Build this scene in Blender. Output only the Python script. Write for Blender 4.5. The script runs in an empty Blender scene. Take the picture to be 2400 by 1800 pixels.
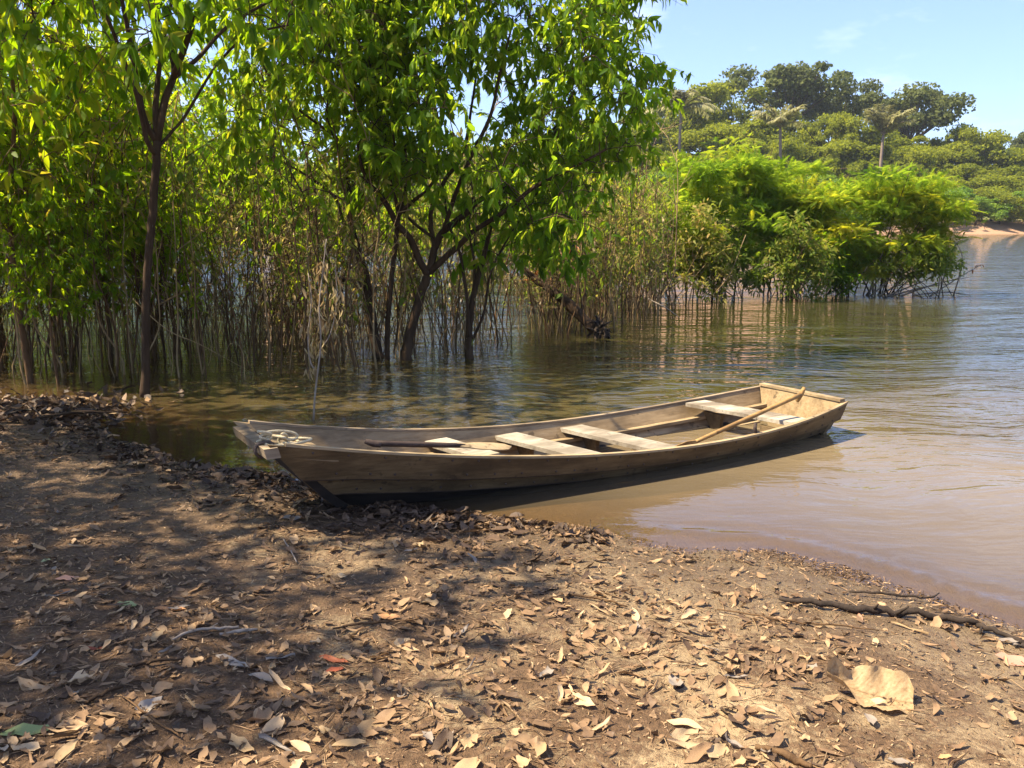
import bpy, math, random
import numpy as np
from mathutils import Vector, Matrix, Euler

R = np.random.default_rng(11)
random.seed(5)
scene = bpy.context.scene
C = scene.collection

# ------------------------------------------------------------------ camera, sky, sun, exposure
CAM_H, FPX = 1.65, 2078.0
HAZE = 0.0003
PITCH = math.atan(390.0 / FPX)
cam_d = bpy.data.cameras.new('camera')
cam_d.sensor_width = 36.0
cam_d.lens = 36.0 * FPX / 2400.0
cam_d.clip_start, cam_d.clip_end = 0.05, 2000.0
cam = bpy.data.objects.new('camera', cam_d)
cam.location = (0, 0, CAM_H)
cam.rotation_euler = (math.pi / 2 - PITCH, 0, 0)
C.objects.link(cam)
scene.camera = cam

SUN_EL, SUN_AZ = math.radians(56), math.radians(-97)          # azimuth from +Y towards +X
to_sun = Vector((math.sin(SUN_AZ) * math.cos(SUN_EL), math.cos(SUN_AZ) * math.cos(SUN_EL), math.sin(SUN_EL)))
world = bpy.data.worlds.new('World')
scene.world = world
world.use_nodes = True
wn, wl = world.node_tree.nodes, world.node_tree.links
wn.clear()
w_out = wn.new('ShaderNodeOutputWorld')
w_bg = wn.new('ShaderNodeBackground')
w_sky = wn.new('ShaderNodeTexSky')
w_sky.sky_type = 'NISHITA'
w_sky.sun_disc = False
w_sky.sun_elevation = SUN_EL
w_sky.sun_rotation = SUN_AZ
w_sky.air_density, w_sky.dust_density, w_sky.ozone_density = 1.0, 0.6, 3.0
w_bg.inputs['Strength'].default_value = 0.085
# thin white clouds
w_tc = wn.new('ShaderNodeTexCoord')
w_map = wn.new('ShaderNodeMapping')
w_map.inputs['Scale'].default_value = (2.2, 2.2, 7.0)
w_map.inputs['Location'].default_value = (3.1, 0.4, 0.0)
w_no = wn.new('ShaderNodeTexNoise')
w_no.inputs['Scale'].default_value = 2.0
w_no.inputs['Detail'].default_value = 7.0
w_no.inputs['Roughness'].default_value = 0.6
w_cr = wn.new('ShaderNodeValToRGB')
w_cr.color_ramp.elements[0].position = 0.52
w_cr.color_ramp.elements[1].position = 0.90
w_cr.color_ramp.elements[0].color = (.09, .09, .09, 1)
w_cr.color_ramp.elements[1].color = (0.75, 0.75, 0.75, 1)
w_mix = wn.new('ShaderNodeMixRGB')
w_mix.inputs['Color2'].default_value = (8.6, 8.7, 9.0, 1)
wl.new(w_tc.outputs['Generated'], w_map.inputs['Vector'])
wl.new(w_map.outputs['Vector'], w_no.inputs['Vector'])
wl.new(w_no.outputs['Fac'], w_cr.inputs['Fac'])
wl.new(w_cr.outputs['Color'], w_mix.inputs['Fac'])
w_tint = wn.new('ShaderNodeMixRGB'); w_tint.blend_type = 'MULTIPLY'; w_tint.inputs['Fac'].default_value = 1.0
w_tint.inputs['Color2'].default_value = (.66, .79, 1.12, 1)
wl.new(w_sky.outputs['Color'], w_tint.inputs['Color1'])
wl.new(w_tint.outputs['Color'], w_mix.inputs['Color1'])
wl.new(w_mix.outputs['Color'], w_bg.inputs['Color'])
wl.new(w_bg.outputs['Background'], w_out.inputs['Surface'])

sun_d = bpy.data.lights.new('sun', 'SUN')
sun_d.energy = 5.0
sun_d.angle = math.radians(0.55)
sun_d.color = (1.0, 0.89, 0.68)
sun = bpy.data.objects.new('sun', sun_d)
sun.location = (-20, 10, 40)
sun.rotation_euler = to_sun.to_track_quat('Z', 'Y').to_euler()
C.objects.link(sun)

vs = scene.view_settings
vs.view_transform, vs.look = 'Standard', 'None'
vs.exposure, vs.gamma, vs.use_curve_mapping = 1.5, 1.0, False
scene.render.engine = 'CYCLES'
cy = scene.cycles
cy.use_denoising = True
cy.max_bounces, cy.diffuse_bounces, cy.glossy_bounces = 9, 5, 3
cy.transmission_bounces, cy.transparent_max_bounces = 6, 6
cy.sample_clamp_indirect = 6.0
cy.caustics_reflective = cy.caustics_refractive = False

# ------------------------------------------------------------------ small maths
SP, CP = math.sin(PITCH), math.cos(PITCH)
def ray(px, py):
    a, b = (px - 1200) / FPX, (900 - py) / FPX
    return np.array([a, CP + b * SP, -SP + b * CP])
def at_z(px, py, z=0.0):
    r = ray(px, py); t = (z - CAM_H) / r[2]
    return np.array([0, 0, CAM_H]) + r * t
def at_y(px, py, y):
    r = ray(px, py); t = y / r[1]
    return np.array([0, 0, CAM_H]) + r * t
def project(p):
    p = np.asarray(p, float)
    q = p - np.array([0, 0, CAM_H])
    d = q[..., 1] * CP - q[..., 2] * SP
    d = np.where(np.abs(d) < 1e-6, 1e-6, d)
    u = q[..., 1] * SP + q[..., 2] * CP
    return 1200 + FPX * q[..., 0] / d, 900 - FPX * u / d, d
def nrm(v):
    return v / np.maximum(np.linalg.norm(v, axis=-1, keepdims=True), 1e-9)
LAT = np.random.default_rng(3).random((256, 256))
def vnoise(x, y):
    xi, yi = np.floor(x).astype(int), np.floor(y).astype(int)
    fx, fy = x - xi, y - yi
    fx, fy = fx * fx * (3 - 2 * fx), fy * fy * (3 - 2 * fy)
    g = lambda i, j: LAT[i & 255, j & 255]
    return (g(xi, yi) * (1 - fx) + g(xi + 1, yi) * fx) * (1 - fy) + (g(xi, yi + 1) * (1 - fx) + g(xi + 1, yi + 1) * fx) * fy
def fbm(x, y, o=4):
    s, a, t = 0, 1.0, 0
    for i in range(o):
        s = s + a * vnoise(x * 2 ** i + 17 * i, y * 2 ** i + 9 * i); t += a; a *= 0.5
    return s / t
def smooth(a, b, x):
    t = np.clip((x - a) / (b - a), 0, 1)
    return t * t * (3 - 2 * t)

# ------------------------------------------------------------------ terrain functions
SHX = np.array([-60, -12, -8, -4.7, -4.1, -3.5, -3.0, -2.07, -1.68, -1.05, -.6, .12, .46, .86, 1.28, 1.61, 1.88, 2.1, 2.56, 4, 10, 40, 120])
SHY = np.array([16, 9.6, 8.9, 8.05, 7.85, 7.2, 6.5, 5.76, 5.63, 5.2, 4.9, 4.65, 4.52, 4.24, 4.18, 3.94, 3.66, 3.39, 3.02, 1.9, -4, -40, -140])
def shore_d(x, y):
    d = (np.interp(x, SHX, SHY) - y) * 0.82
    return d + (fbm(x * 1.7, y * 1.7, 3) - 0.5) * 0.16
def far_y(x):
    return np.interp(x, [-150, -40, 0, 20, 53, 90, 150], [66, 70, 78, 86, 93, 104, 120]) + (fbm(x * .12 + 5, x * 0 + 2., 3) - .5) * 6
def ground_z(x, y):
    x, y = np.asarray(x, float), np.asarray(y, float)
    d = shore_d(x, y)
    z = np.where(d > 0, 0.40 * (1 - np.exp(-np.maximum(d, 0) * 0.15)), np.maximum(d * 0.085, -1.3))
    z = z + (fbm(x * 2.3, y * 2.3, 4) - 0.5) * 0.045 * smooth(-0.3, 0.5, d) * (y < 40)
    df = y - far_y(x)
    hh = np.interp(x, [-120, -30, 0, 20, 45, 70, 120], [5, 5, 8, 10, 9, 6, 5])
    zf = np.where(df < 0, np.maximum(df * 0.1, -1.3), np.minimum(df * 0.28, 1.25) + smooth(3, 55, df) * hh + smooth(60, 300, df) * 10)
    return np.where(y > 45, np.maximum(z * (y < 45) - 1.3 * (y >= 45), zf), z)

# ------------------------------------------------------------------ mesh building
class MB:
    def __init__(s):
        s.v, s.f, s.t, s.m, s.n = [], [], [], [], 0
    def add(s, V, F, tint=0.5, mat=0):
        V = np.asarray(V, np.float32).reshape(-1, 3); F = np.asarray(F, np.int64).reshape(-1, 3)
        s.v.append(V); s.f.append(F + s.n)
        s.t.append(np.broadcast_to(np.asarray(tint, np.float32), (len(V),)))
        s.m.append(np.full(len(F), mat, np.int32)); s.n += len(V)
    def grid(s, P, tint=0.5, mat=0, flip=False):
        P = np.asarray(P, float); a, b = P.shape[:2]
        i = np.arange(a * b).reshape(a, b)
        q = np.stack([i[:-1, :-1], i[1:, :-1], i[1:, 1:], i[:-1, 1:]], -1).reshape(-1, 4)
        if flip: q = q[:, ::-1]
        s.add(P.reshape(-1, 3), np.concatenate([q[:, [0, 1, 2]], q[:, [0, 2, 3]]]), tint, mat)
    def slab(s, A, B, tint=0.5, mat=0):
        """closed plank between the outer grid A and the inner grid B (same shape), separate faces on every side"""
        s.grid(A, tint, mat); s.grid(B, tint, mat, True)
        for e in (0, -1):
            s.grid(np.stack([A[e], B[e]]), tint, mat, e == 0); s.grid(np.stack([A[:, e], B[:, e]]), tint, mat, e != 0)
    def box(s, P, tint=0.5, mat=0):
        """eight corners: P[i][j][k]"""
        P = np.asarray(P, float).reshape(2, 2, 2, 3)
        s.slab(P[:, :, 1], P[:, :, 0], tint, mat)
    def tube(s, pts, rad, n=6, tint=0.5, mat=0, cap=True):
        pts = np.asarray(pts, float); k = len(pts)
        rad = np.broadcast_to(np.asarray(rad, float), (k,))
        t = nrm(np.gradient(pts, axis=0))
        ref = np.array([0.31, 0.17, 0.93]) if abs(t[0][2]) < 0.8 else np.array([0.93, 0.31, 0.17])
        a = nrm(np.cross(t, ref)); b = np.cross(t, a)
        th = np.arange(n) * 2 * math.pi / n
        ring = pts[:, None] + rad[:, None, None] * (np.cos(th)[None, :, None] * a[:, None] + np.sin(th)[None, :, None] * b[:, None])
        i = np.arange(k * n).reshape(k, n); j = np.roll(i, -1, 1)
        F = np.concatenate([np.stack([i[:-1], j[:-1], j[1:]], -1).reshape(-1, 3), np.stack([i[:-1], j[1:], i[1:]], -1).reshape(-1, 3)])
        V = ring.reshape(-1, 3)
        if cap:
            V = np.concatenate([V, pts[[0, -1]]])
            F = np.concatenate([F, np.stack([j[0], i[0], np.full(n, k * n)], -1), np.stack([i[-1], j[-1], np.full(n, k * n + 1)], -1)])
        s.add(V, F, tint, mat)
    def stamp(s, TV, TF, pos, fr, scale, tint=0.5, mat=0):
        """many copies of a template: fr (N,3,3) rows = local axes in world"""
        N, nv = len(pos), len(TV)
        if N == 0: return
        scale = np.asarray(scale, float)
        sc = scale[:, None, None] if scale.ndim == 1 else scale[:, None, :]
        V = np.einsum('nvi,nij->nvj', TV[None] * sc, fr) + pos[:, None]
        F = (TF[None] + (np.arange(N) * nv)[:, None, None]).reshape(-1, 3)
        s.add(V.reshape(-1, 3), F, np.repeat(np.broadcast_to(tint, (N,)), nv), mat)
    def mesh(s, name, mats, smooth_=True):
        me = bpy.data.meshes.new(name)
        if not s.v:
            return me
        V = np.concatenate(s.v); F = np.concatenate(s.f).astype(np.int32)
        me.vertices.add(len(V)); me.vertices.foreach_set('co', V.ravel())
        me.loops.add(F.size); me.loops.foreach_set('vertex_index', F.ravel())
        me.polygons.add(len(F))
        me.polygons.foreach_set('loop_start', np.arange(0, F.size, 3, dtype=np.int32))
        me.polygons.foreach_set('material_index', np.concatenate(s.m))
        me.polygons.foreach_set('use_smooth', np.full(len(F), smooth_))
        at = me.attributes.new('tint', 'FLOAT', 'POINT')
        at.data.foreach_set('value', np.concatenate(s.t).astype(np.float32))
        for m in (mats if isinstance(mats, (list, tuple)) else [mats]): me.materials.append(m)
        me.update(calc_edges=True)
        return me

def link(name, data, parent=None, kind=None, label=None, cat=None, group=None, loc=None, mw=None):
    o = bpy.data.objects.new(name, data)
    if parent is not None: o.parent = parent
    if loc is not None: o.location = loc
    if mw is not None: o.matrix_local = mw
    if kind: o['kind'] = kind
    if label: o['label'] = label
    if cat: o['category'] = cat
    if group: o['group'] = group
    C.objects.link(o)
    return o
def thing(name, label, cat, loc=(0, 0, 0), group=None, rz=0.0):
    o = link(name, None, None, None, label, cat, group, loc)
    o.rotation_euler = (0, 0, rz)
    return o

# ------------------------------------------------------------------ materials
def new_mat(name):
    m = bpy.data.materials.new(name); m.use_nodes = True
    n, l = m.node_tree.nodes, m.node_tree.links
    n.clear(); out = n.new('ShaderNodeOutputMaterial')
    return m, n, l, out
def noise(n, l, vec, scale, detail=4.0, rough=0.55, mscale=None):
    t = n.new('ShaderNodeTexNoise'); t.inputs['Scale'].default_value = scale
    t.inputs['Detail'].default_value = detail; t.inputs['Roughness'].default_value = rough
    if mscale:
        mp = n.new('ShaderNodeMapping'); mp.inputs['Scale'].default_value = mscale
        l.new(vec, mp.inputs['Vector']); vec = mp.outputs['Vector']
    l.new(vec, t.inputs['Vector'])
    return t.outputs['Fac']
def ramp(n, l, fac, stops):
    r = n.new('ShaderNodeValToRGB'); e = r.color_ramp.elements
    while len(e) < len(stops): e.new(0.5)
    for k, (p, c) in enumerate(stops):
        e[k].position = p; e[k].color = (c[0], c[1], c[2], 1) if isinstance(c, tuple) else (c, c, c, 1)
    l.new(fac, r.inputs['Fac'])
    return r.outputs['Color']
def mixc(n, l, fac, a, b, mode='MIX'):
    m = n.new('ShaderNodeMixRGB'); m.blend_type = mode
    for s, v in (('Fac', fac), ('Color1', a), ('Color2', b)):
        if isinstance(v, (int, float)): m.inputs[s].default_value = v
        elif isinstance(v, tuple): m.inputs[s].default_value = (*v, 1)
        else: l.new(v, m.inputs[s])
    return m.outputs['Color']
def mth(n, l, op, a, b=None, clamp=False):
    m = n.new('ShaderNodeMath'); m.operation = op; m.use_clamp = clamp
    for k, v in enumerate((a, b)):
        if v is None: continue
        if isinstance(v, (int, float)): m.inputs[k].default_value = v
        else: l.new(v, m.inputs[k])
    return m.outputs[0]
def bump(n, l, h, strength, dist=0.01):
    b = n.new('ShaderNodeBump'); b.inputs['Strength'].default_value = strength; b.inputs['Distance'].default_value = dist
    l.new(h, b.inputs['Height'])
    return b.outputs['Normal']

def leaf_mat(name, stops, tstops, trans=0.45, rough=0.42, spec=0.35):
    m, n, l, out = new_mat(name)
    a = n.new('ShaderNodeAttribute'); a.attribute_name = 'tint'
    oi = n.new('ShaderNodeObjectInfo')
    t = mth(n, l, 'ADD', a.outputs['Fac'], mth(n, l, 'MULTIPLY', mth(n, l, 'SUBTRACT', oi.outputs['Random'], 0.5), 0.18), True)
    p = n.new('ShaderNodeBsdfPrincipled')
    l.new(ramp(n, l, t, stops), p.inputs['Base Color'])
    p.inputs['Roughness'].default_value = rough
    p.inputs['Specular IOR Level'].default_value = spec
    tr = n.new('ShaderNodeBsdfTranslucent')
    l.new(ramp(n, l, t, tstops), tr.inputs['Color'])
    mx = n.new('ShaderNodeMixShader'); mx.inputs['Fac'].default_value = trans
    l.new(p.outputs[0], mx.inputs[1]); l.new(tr.outputs[0], mx.inputs[2]); l.new(mx.outputs[0], out.inputs['Surface'])
    return m
M = {}
M['leaf_tree'] = leaf_mat('broad_leaf',
    [(0, (.022, .058, .002)), (.5, (.06, .13, .004)), (.85, (.12, .20, .006)), (1, (.22, .23, .02))],
    [(0, (.20, .36, .012)), (.5, (.38, .55, .018)), (.85, (.52, .62, .03)), (1, (.55, .5, .02))], .6, .55, .12)
M['leaf_thicket'] = leaf_mat('thicket_leaf',
    [(0, (.02, .06, .005)), (.5, (.06, .13, .007)), (.85, (.13, .20, .012)), (1, (.25, .22, .03))],
    [(0, (.18, .36, .004)), (.5, (.38, .56, .006)), (.85, (.55, .64, .010)), (1, (.65, .5, .03))], .6, .55, .12)
M['leaf_feather'] = leaf_mat('feathery_leaf',
    [(0, (.035, .085, .005)), (.5, (.10, .18, .010)), (.85, (.19, .26, .016)), (1, (.28, .28, .025))],
    [(0, (.15, .27, .014)), (.5, (.32, .45, .022)), (.85, (.47, .54, .035)), (1, (.6, .55, .02))], .6, .6, .1)
M['leaf_olive'] = leaf_mat('olive_leaf',
    [(0, (.06, .11, .012)), (.5, (.14, .185, .025)), (.85, (.26, .24, .05)), (1, (.40, .28, .09))],
    [(0, (.15, .26, .015)), (.5, (.32, .40, .03)), (.85, (.48, .40, .08)), (1, (.55, .38, .1))], .5, .55, .15)
M['leaf_dry'] = leaf_mat('dry_hanging_leaf',
    [(0, (.18, .11, .05)), (.5, (.36, .25, .11)), (1, (.52, .40, .20))],
    [(0, (.2, .12, .04)), (.5, (.4, .26, .1)), (1, (.5, .38, .17))], .3)
M['leaf_rust'] = leaf_mat('rust_leaf', [(0, (.2, .06, .015)), (1, (.42, .15, .03))], [(0, (.3, .08, .02)), (1, (.5, .18, .03))], .35)
M['leaf_far'] = leaf_mat('far_leaf',
    [(0, (.08, .10, .012)), (.5, (.165, .19, .016)), (1, (.25, .26, .025))],
    [(0, (.19, .21, .012)), (.5, (.37, .40, .016)), (1, (.48, .48, .02))], .45, .6, .08)
M['leaf_far_dark'] = leaf_mat('far_canopy_leaf',
    [(0, (.06, .07, .022)), (.5, (.10, .115, .03)), (1, (.16, .17, .045))],
    [(0, (.10, .13, .03)), (.5, (.18, .21, .05)), (1, (.26, .29, .06))], .38, .6, .1)
M['leaf_far_lime'] = leaf_mat('far_bright_leaf',
    [(0, (.06, .13, .01)), (.5, (.13, .22, .012)), (1, (.22, .29, .02))],
    [(0, (.14, .26, .01)), (.5, (.3, .46, .014)), (1, (.42, .52, .02))], .45)

def bark_mat(name, c0, c1, scale=14.0):
    m, n, l, out = new_mat(name)
    tc = n.new('ShaderNodeTexCoord')
    f = noise(n, l, tc.outputs['Object'], scale, 6, .65, (1, 1, .22))
    g = noise(n, l, tc.outputs['Object'], scale * .25, 3, .5)
    p = n.new('ShaderNodeBsdfPrincipled')
    c = ramp(n, l, f, [(.3, c0), (.7, c1)])
    c = mixc(n, l, mth(n, l, 'MULTIPLY', g, .6), c, tuple(x * .45 for x in c0))
    l.new(c, p.inputs['Base Color']); p.inputs['Roughness'].default_value = .85
    p.inputs['Specular IOR Level'].default_value = .2
    l.new(bump(n, l, f, .8, .012), p.inputs['Normal']); l.new(p.outputs[0], out.inputs['Surface'])
    return m
M['bark_dark'] = bark_mat('dark_bark', (.032, .017, .008), (.105, .062, .032))
M['bark_brown'] = bark_mat('brown_stem', (.075, .038, .016), (.21, .12, .055), 22)
M['bark_tan'] = bark_mat('tan_stem', (.22, .14, .06), (.46, .32, .16), 22)
M['bark_pale'] = bark_mat('pale_dead_wood', (.28, .21, .15), (.50, .41, .32), 22)
M['bark_wet'] = bark_mat('wet_dark_wood', (.022, .016, .012), (.075, .05, .034), 18)
M['bark_palm'] = bark_mat('palm_trunk', (.22, .15, .11), (.36, .27, .20), 6)

def wood_mat(name, base, pale, dark, tar=0.0, rough=.75):
    m, n, l, out = new_mat(name)
    tc = n.new('ShaderNodeTexCoord'); ob = tc.outputs['Object']
    oi = n.new('ShaderNodeObjectInfo')
    sh = n.new('ShaderNodeVectorMath'); sh.operation = 'ADD'
    cmb = n.new('ShaderNodeCombineXYZ'); l.new(mth(n, l, 'MULTIPLY', oi.outputs['Random'], 20), cmb.inputs['X'])
    l.new(mth(n, l, 'MULTIPLY', oi.outputs['Random'], 7), cmb.inputs['Z'])
    l.new(ob, sh.inputs[0]); l.new(cmb.outputs[0], sh.inputs[1]); v = sh.outputs[0]
    grain = noise(n, l, v, 6, 7, .68, (.5, 7, 9))
    fine = noise(n, l, v, 30, 5, .7, (.25, 6, 7))
    blot = noise(n, l, v, 3.2, 4, .6, (.7, 1.5, 1.5))
    spots = noise(n, l, v, 11, 3, .6)
    c = ramp(n, l, grain, [(.28, dark), (.5, base), (.72, pale)])
    c = mixc(n, l, mth(n, l, 'MULTIPLY', fine, .45), c, tuple(x * .55 for x in base))
    st = ramp(n, l, blot, [(.42, 0.0), (.62, .8)])
    c = mixc(n, l, st, c, tuple(x * .5 for x in dark))
    sp = ramp(n, l, spots, [(.62, 0.0), (.70, .75)])
    c = mixc(n, l, sp, c, (.03, .02, .014))
    c = mixc(n, l, mth(n, l, 'MULTIPLY', oi.outputs['Random'], .38), c, tuple(x * .5 for x in base))
    p = n.new('ShaderNodeBsdfPrincipled')
    if tar:
        sx = n.new('ShaderNodeSeparateXYZ'); l.new(ob, sx.inputs[0])
        edge = mth(n, l, 'ADD', sx.outputs['Z'], mth(n, l, 'MULTIPLY', mth(n, l, 'SUBTRACT', blot, .5), .10))
        tm = n.new('ShaderNodeMapRange'); tm.inputs[1].default_value = tar; tm.inputs[2].default_value = tar - .05
        l.new(edge, tm.inputs[0])
        c = mixc(n, l, tm.outputs[0], c, (.016, .012, .010))
    l.new(c, p.inputs['Base Color']); p.inputs['Roughness'].default_value = rough
    p.inputs['Specular IOR Level'].default_value = .25
    h = mth(n, l, 'ADD', mth(n, l, 'MULTIPLY', grain, .6), mth(n, l, 'MULTIPLY', fine, .5))
    l.new(bump(n, l, h, .55, .006), p.inputs['Normal']); l.new(p.outputs[0], out.inputs['Surface'])
    return m
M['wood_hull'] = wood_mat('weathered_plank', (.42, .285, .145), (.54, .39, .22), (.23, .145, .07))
M['wood_shaded'] = wood_mat('shaded_weathered_plank', (.21, .14, .066), (.31, .215, .11), (.09, .055, .026))  # weathered wood with the shade of the near side put into its colour
M['wood_grey'] = wood_mat('greyed_plank', (.38, .275, .165), (.50, .38, .25), (.24, .165, .095))
M['wood_white'] = wood_mat('faded_white_board', (.46, .39, .29), (.58, .52, .42), (.26, .19, .12))
M['wood_tar_shade'] = wood_mat('tarred_shade_plank', (.03, .022, .017), (.05, .036, .026), (.016, .012, .01))  # tar on the lowest planks, painted shade on the bow board
M['wood_handle'] = wood_mat('dark_handle_wood', (.085, .055, .042), (.14, .09, .06), (.045, .03, .024))
M['wood_honey'] = wood_mat('honey_pole_wood', (.42, .24, .085), (.52, .33, .13), (.27, .14, .05))
M['wood_pale'] = wood_mat('pale_blade_wood', (.46, .33, .18), (.56, .42, .25), (.28, .185, .09))

def simple(name, c0, c1, scale=30, rough=.8, bmp=.4, spec=.3):
    m, n, l, out = new_mat(name)
    tc = n.new('ShaderNodeTexCoord'); f = noise(n, l, tc.outputs['Object'], scale, 5, .6)
    p = n.new('ShaderNodeBsdfPrincipled'); l.new(ramp(n, l, f, [(.3, c0), (.7, c1)]), p.inputs['Base Color'])
    p.inputs['Roughness'].default_value = rough; p.inputs['Specular IOR Level'].default_value = spec
    l.new(bump(n, l, f, bmp, .004), p.inputs['Normal']); l.new(p.outputs[0], out.inputs['Surface'])
    return m
M['rope'] = simple('faded_rope', (.40, .31, .17), (.62, .52, .34), 90)
M['strap'] = simple('dark_cord', (.05, .035, .03), (.10, .07, .05), 90)

def litter_mat(name, stops, rough=.6, trans=.15):
    m, n, l, out = new_mat(name)
    a = n.new('ShaderNodeAttribute'); a.attribute_name = 'tint'
    tc = n.new('ShaderNodeTexCoord')
    f = noise(n, l, tc.outputs['Object'], 45, 4, .6)
    g = noise(n, l, tc.outputs['Object'], 160, 3, .6)
    t = mth(n, l, 'ADD', a.outputs['Fac'], mth(n, l, 'MULTIPLY', mth(n, l, 'SUBTRACT', f, .5), .35), True)
    c = ramp(n, l, t, stops)
    c = mixc(n, l, ramp(n, l, g, [(.6, 0.0), (.72, .55)]), c, (.06, .04, .025))
    p = n.new('ShaderNodeBsdfPrincipled'); l.new(c, p.inputs['Base Color'])
    p.inputs['Roughness'].default_value = rough; p.inputs['Specular IOR Level'].default_value = .3
    l.new(bump(n, l, f, .35, .004), p.inputs['Normal'])
    tr = n.new('ShaderNodeBsdfTranslucent'); l.new(c, tr.inputs['Color'])
    mx = n.new('ShaderNodeMixShader'); mx.inputs['Fac'].default_value = trans
    l.new(p.outputs[0], mx.inputs[1]); l.new(tr.outputs[0], mx.inputs[2]); l.new(mx.outputs[0], out.inputs['Surface'])
    return m
DRY = [(0, (.045, .028, .018)), (.22, (.13, .078, .044)), (.45, (.27, .16, .08)), (.7, (.42, .27, .14)), (1, (.56, .39, .22))]
M['litter'] = litter_mat('dry_leaf', DRY)
M['litter_tan'] = litter_mat('tan_leaf', [(0, (.17, .10, .045)), (.5, (.36, .235, .115)), (1, (.50, .355, .195))])
M['litter_red'] = litter_mat('red_leaf', [(0, (.22, .05, .025)), (.5, (.38, .10, .04)), (1, (.5, .2, .08))])
M['litter_orange'] = litter_mat('orange_leaf', [(0, (.35, .14, .05)), (.5, (.52, .24, .09)), (1, (.62, .34, .15))])
M['litter_pink'] = litter_mat('pinkish_leaf', [(0, (.30, .14, .09)), (.5, (.46, .24, .16)), (1, (.55, .33, .23))])
M['litter_green'] = litter_mat('yellow_green_leaf', [(0, (.16, .20, .06)), (.5, (.33, .36, .14)), (1, (.45, .46, .22))])
M['litter_grey'] = litter_mat('grey_leaf', [(0, (.13, .105, .08)), (.5, (.25, .20, .155)), (1, (.38, .32, .26))])

# ground: sand, dark rotted litter in patches, wet near the water, green and earth on the far side
m, n, l, out = new_mat('sandy_ground'); M['ground'] = m
geo = n.new('ShaderNodeNewGeometry'); pos = geo.outputs['Position']
sx = n.new('ShaderNodeSeparateXYZ'); l.new(pos, sx.inputs[0])
big = noise(n, l, pos, 1.1, 5, .62); mid = noise(n, l, pos, 5.5, 6, .68); fin = noise(n, l, pos, 38, 5, .7); gra = noise(n, l, pos, 190, 3, .7)
sand = ramp(n, l, mid, [(.3, (.35, .24, .125)), (.7, (.53, .375, .205))])
sand = mixc(n, l, mth(n, l, 'MULTIPLY', gra, .42), sand, (.30, .20, .11))
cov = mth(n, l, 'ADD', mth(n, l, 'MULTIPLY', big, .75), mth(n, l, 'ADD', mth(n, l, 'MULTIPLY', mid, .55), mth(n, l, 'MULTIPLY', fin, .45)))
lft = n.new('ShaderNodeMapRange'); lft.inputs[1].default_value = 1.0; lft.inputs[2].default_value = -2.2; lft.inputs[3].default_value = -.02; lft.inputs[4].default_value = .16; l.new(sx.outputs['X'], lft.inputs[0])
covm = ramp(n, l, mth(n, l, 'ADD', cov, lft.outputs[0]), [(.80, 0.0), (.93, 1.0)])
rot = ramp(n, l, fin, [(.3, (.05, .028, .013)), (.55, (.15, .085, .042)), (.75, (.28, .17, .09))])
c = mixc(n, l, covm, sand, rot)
wet = n.new('ShaderNodeMapRange'); wet.inputs[1].default_value = .085; wet.inputs[2].default_value = .0
l.new(mth(n, l, 'ADD', sx.outputs['Z'], mth(n, l, 'MULTIPLY', mth(n, l, 'SUBTRACT', mid, .5), .06)), wet.inputs[0])
c = mixc(n, l, mth(n, l, 'MULTIPLY', wet.outputs[0], .8), c, (.12, .08, .044))
farm = n.new('ShaderNodeMapRange'); farm.inputs[1].default_value = 45; farm.inputs[2].default_value = 50; l.new(sx.outputs['Y'], farm.inputs[0])
fz = n.new('ShaderNodeMapRange'); fz.inputs[1].default_value = 1.1; fz.inputs[2].default_value = 1.7; l.new(sx.outputs['Z'], fz.inputs[0])
fnz = noise(n, l, pos, .5, 4, .6)
farc = mixc(n, l, fz.outputs[0], (.34, .20, .12), ramp(n, l, fnz, [(.35, (.12, .17, .04)), (.65, (.24, .26, .08))]))
c = mixc(n, l, farm.outputs[0], c, farc)
p = n.new('ShaderNodeBsdfPrincipled'); l.new(c, p.inputs['Base Color'])
rg = mth(n, l, 'SUBTRACT', .92, mth(n, l, 'MULTIPLY', wet.outputs[0], .55)); l.new(rg, p.inputs['Roughness'])
p.inputs['Specular IOR Level'].default_value = .3
hb = mth(n, l, 'ADD', mth(n, l, 'MULTIPLY', fin, .8), mth(n, l, 'ADD', mth(n, l, 'MULTIPLY', mid, .8), mth(n, l, 'MULTIPLY', gra, .3)))
l.new(bump(n, l, hb, .8, .04), p.inputs['Normal']); l.new(p.outputs[0], out.inputs['Surface'])

# water: clear tea-brown at the edge, turbid with depth, rippled skin
m, n, l, out = new_mat('river_water'); M['water'] = m
geo = n.new('ShaderNodeNewGeometry'); pos = geo.outputs['Position']
dep = n.new('ShaderNodeAttribute'); dep.attribute_name = 'depth'
D = dep.outputs['Fac']
warp = n.new('ShaderNodeTexNoise'); warp.inputs['Scale'].default_value = .6; warp.inputs['Detail'].default_value = 2; l.new(pos, warp.inputs['Vector'])
wv = n.new('ShaderNodeVectorMath'); wv.operation = 'MULTIPLY_ADD'
l.new(warp.outputs['Color'], wv.inputs[0]); wv.inputs[1].default_value = (.8, .8, 0); l.new(pos, wv.inputs[2]); wp = wv.outputs[0]
r1 = noise(n, l, wp, 2.1, 3, .55, (.55, 1.5, 1)); r2 = noise(n, l, wp, 7.5, 3, .55, (.5, 1.25, 1)); r3 = noise(n, l, wp, .5, 2, .5, (.6, 1.6, 1))
calm = n.new('ShaderNodeMapRange'); calm.inputs[1].default_value = .0; calm.inputs[2].default_value = .28; calm.inputs[3].default_value = .12; calm.inputs[4].default_value = 1.0; l.new(D, calm.inputs[0])
h = mth(n, l, 'ADD', mth(n, l, 'MULTIPLY', r1, 1.0), mth(n, l, 'ADD', mth(n, l, 'MULTIPLY', r2, .34), mth(n, l, 'MULTIPLY', r3, 1.6)))
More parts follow.
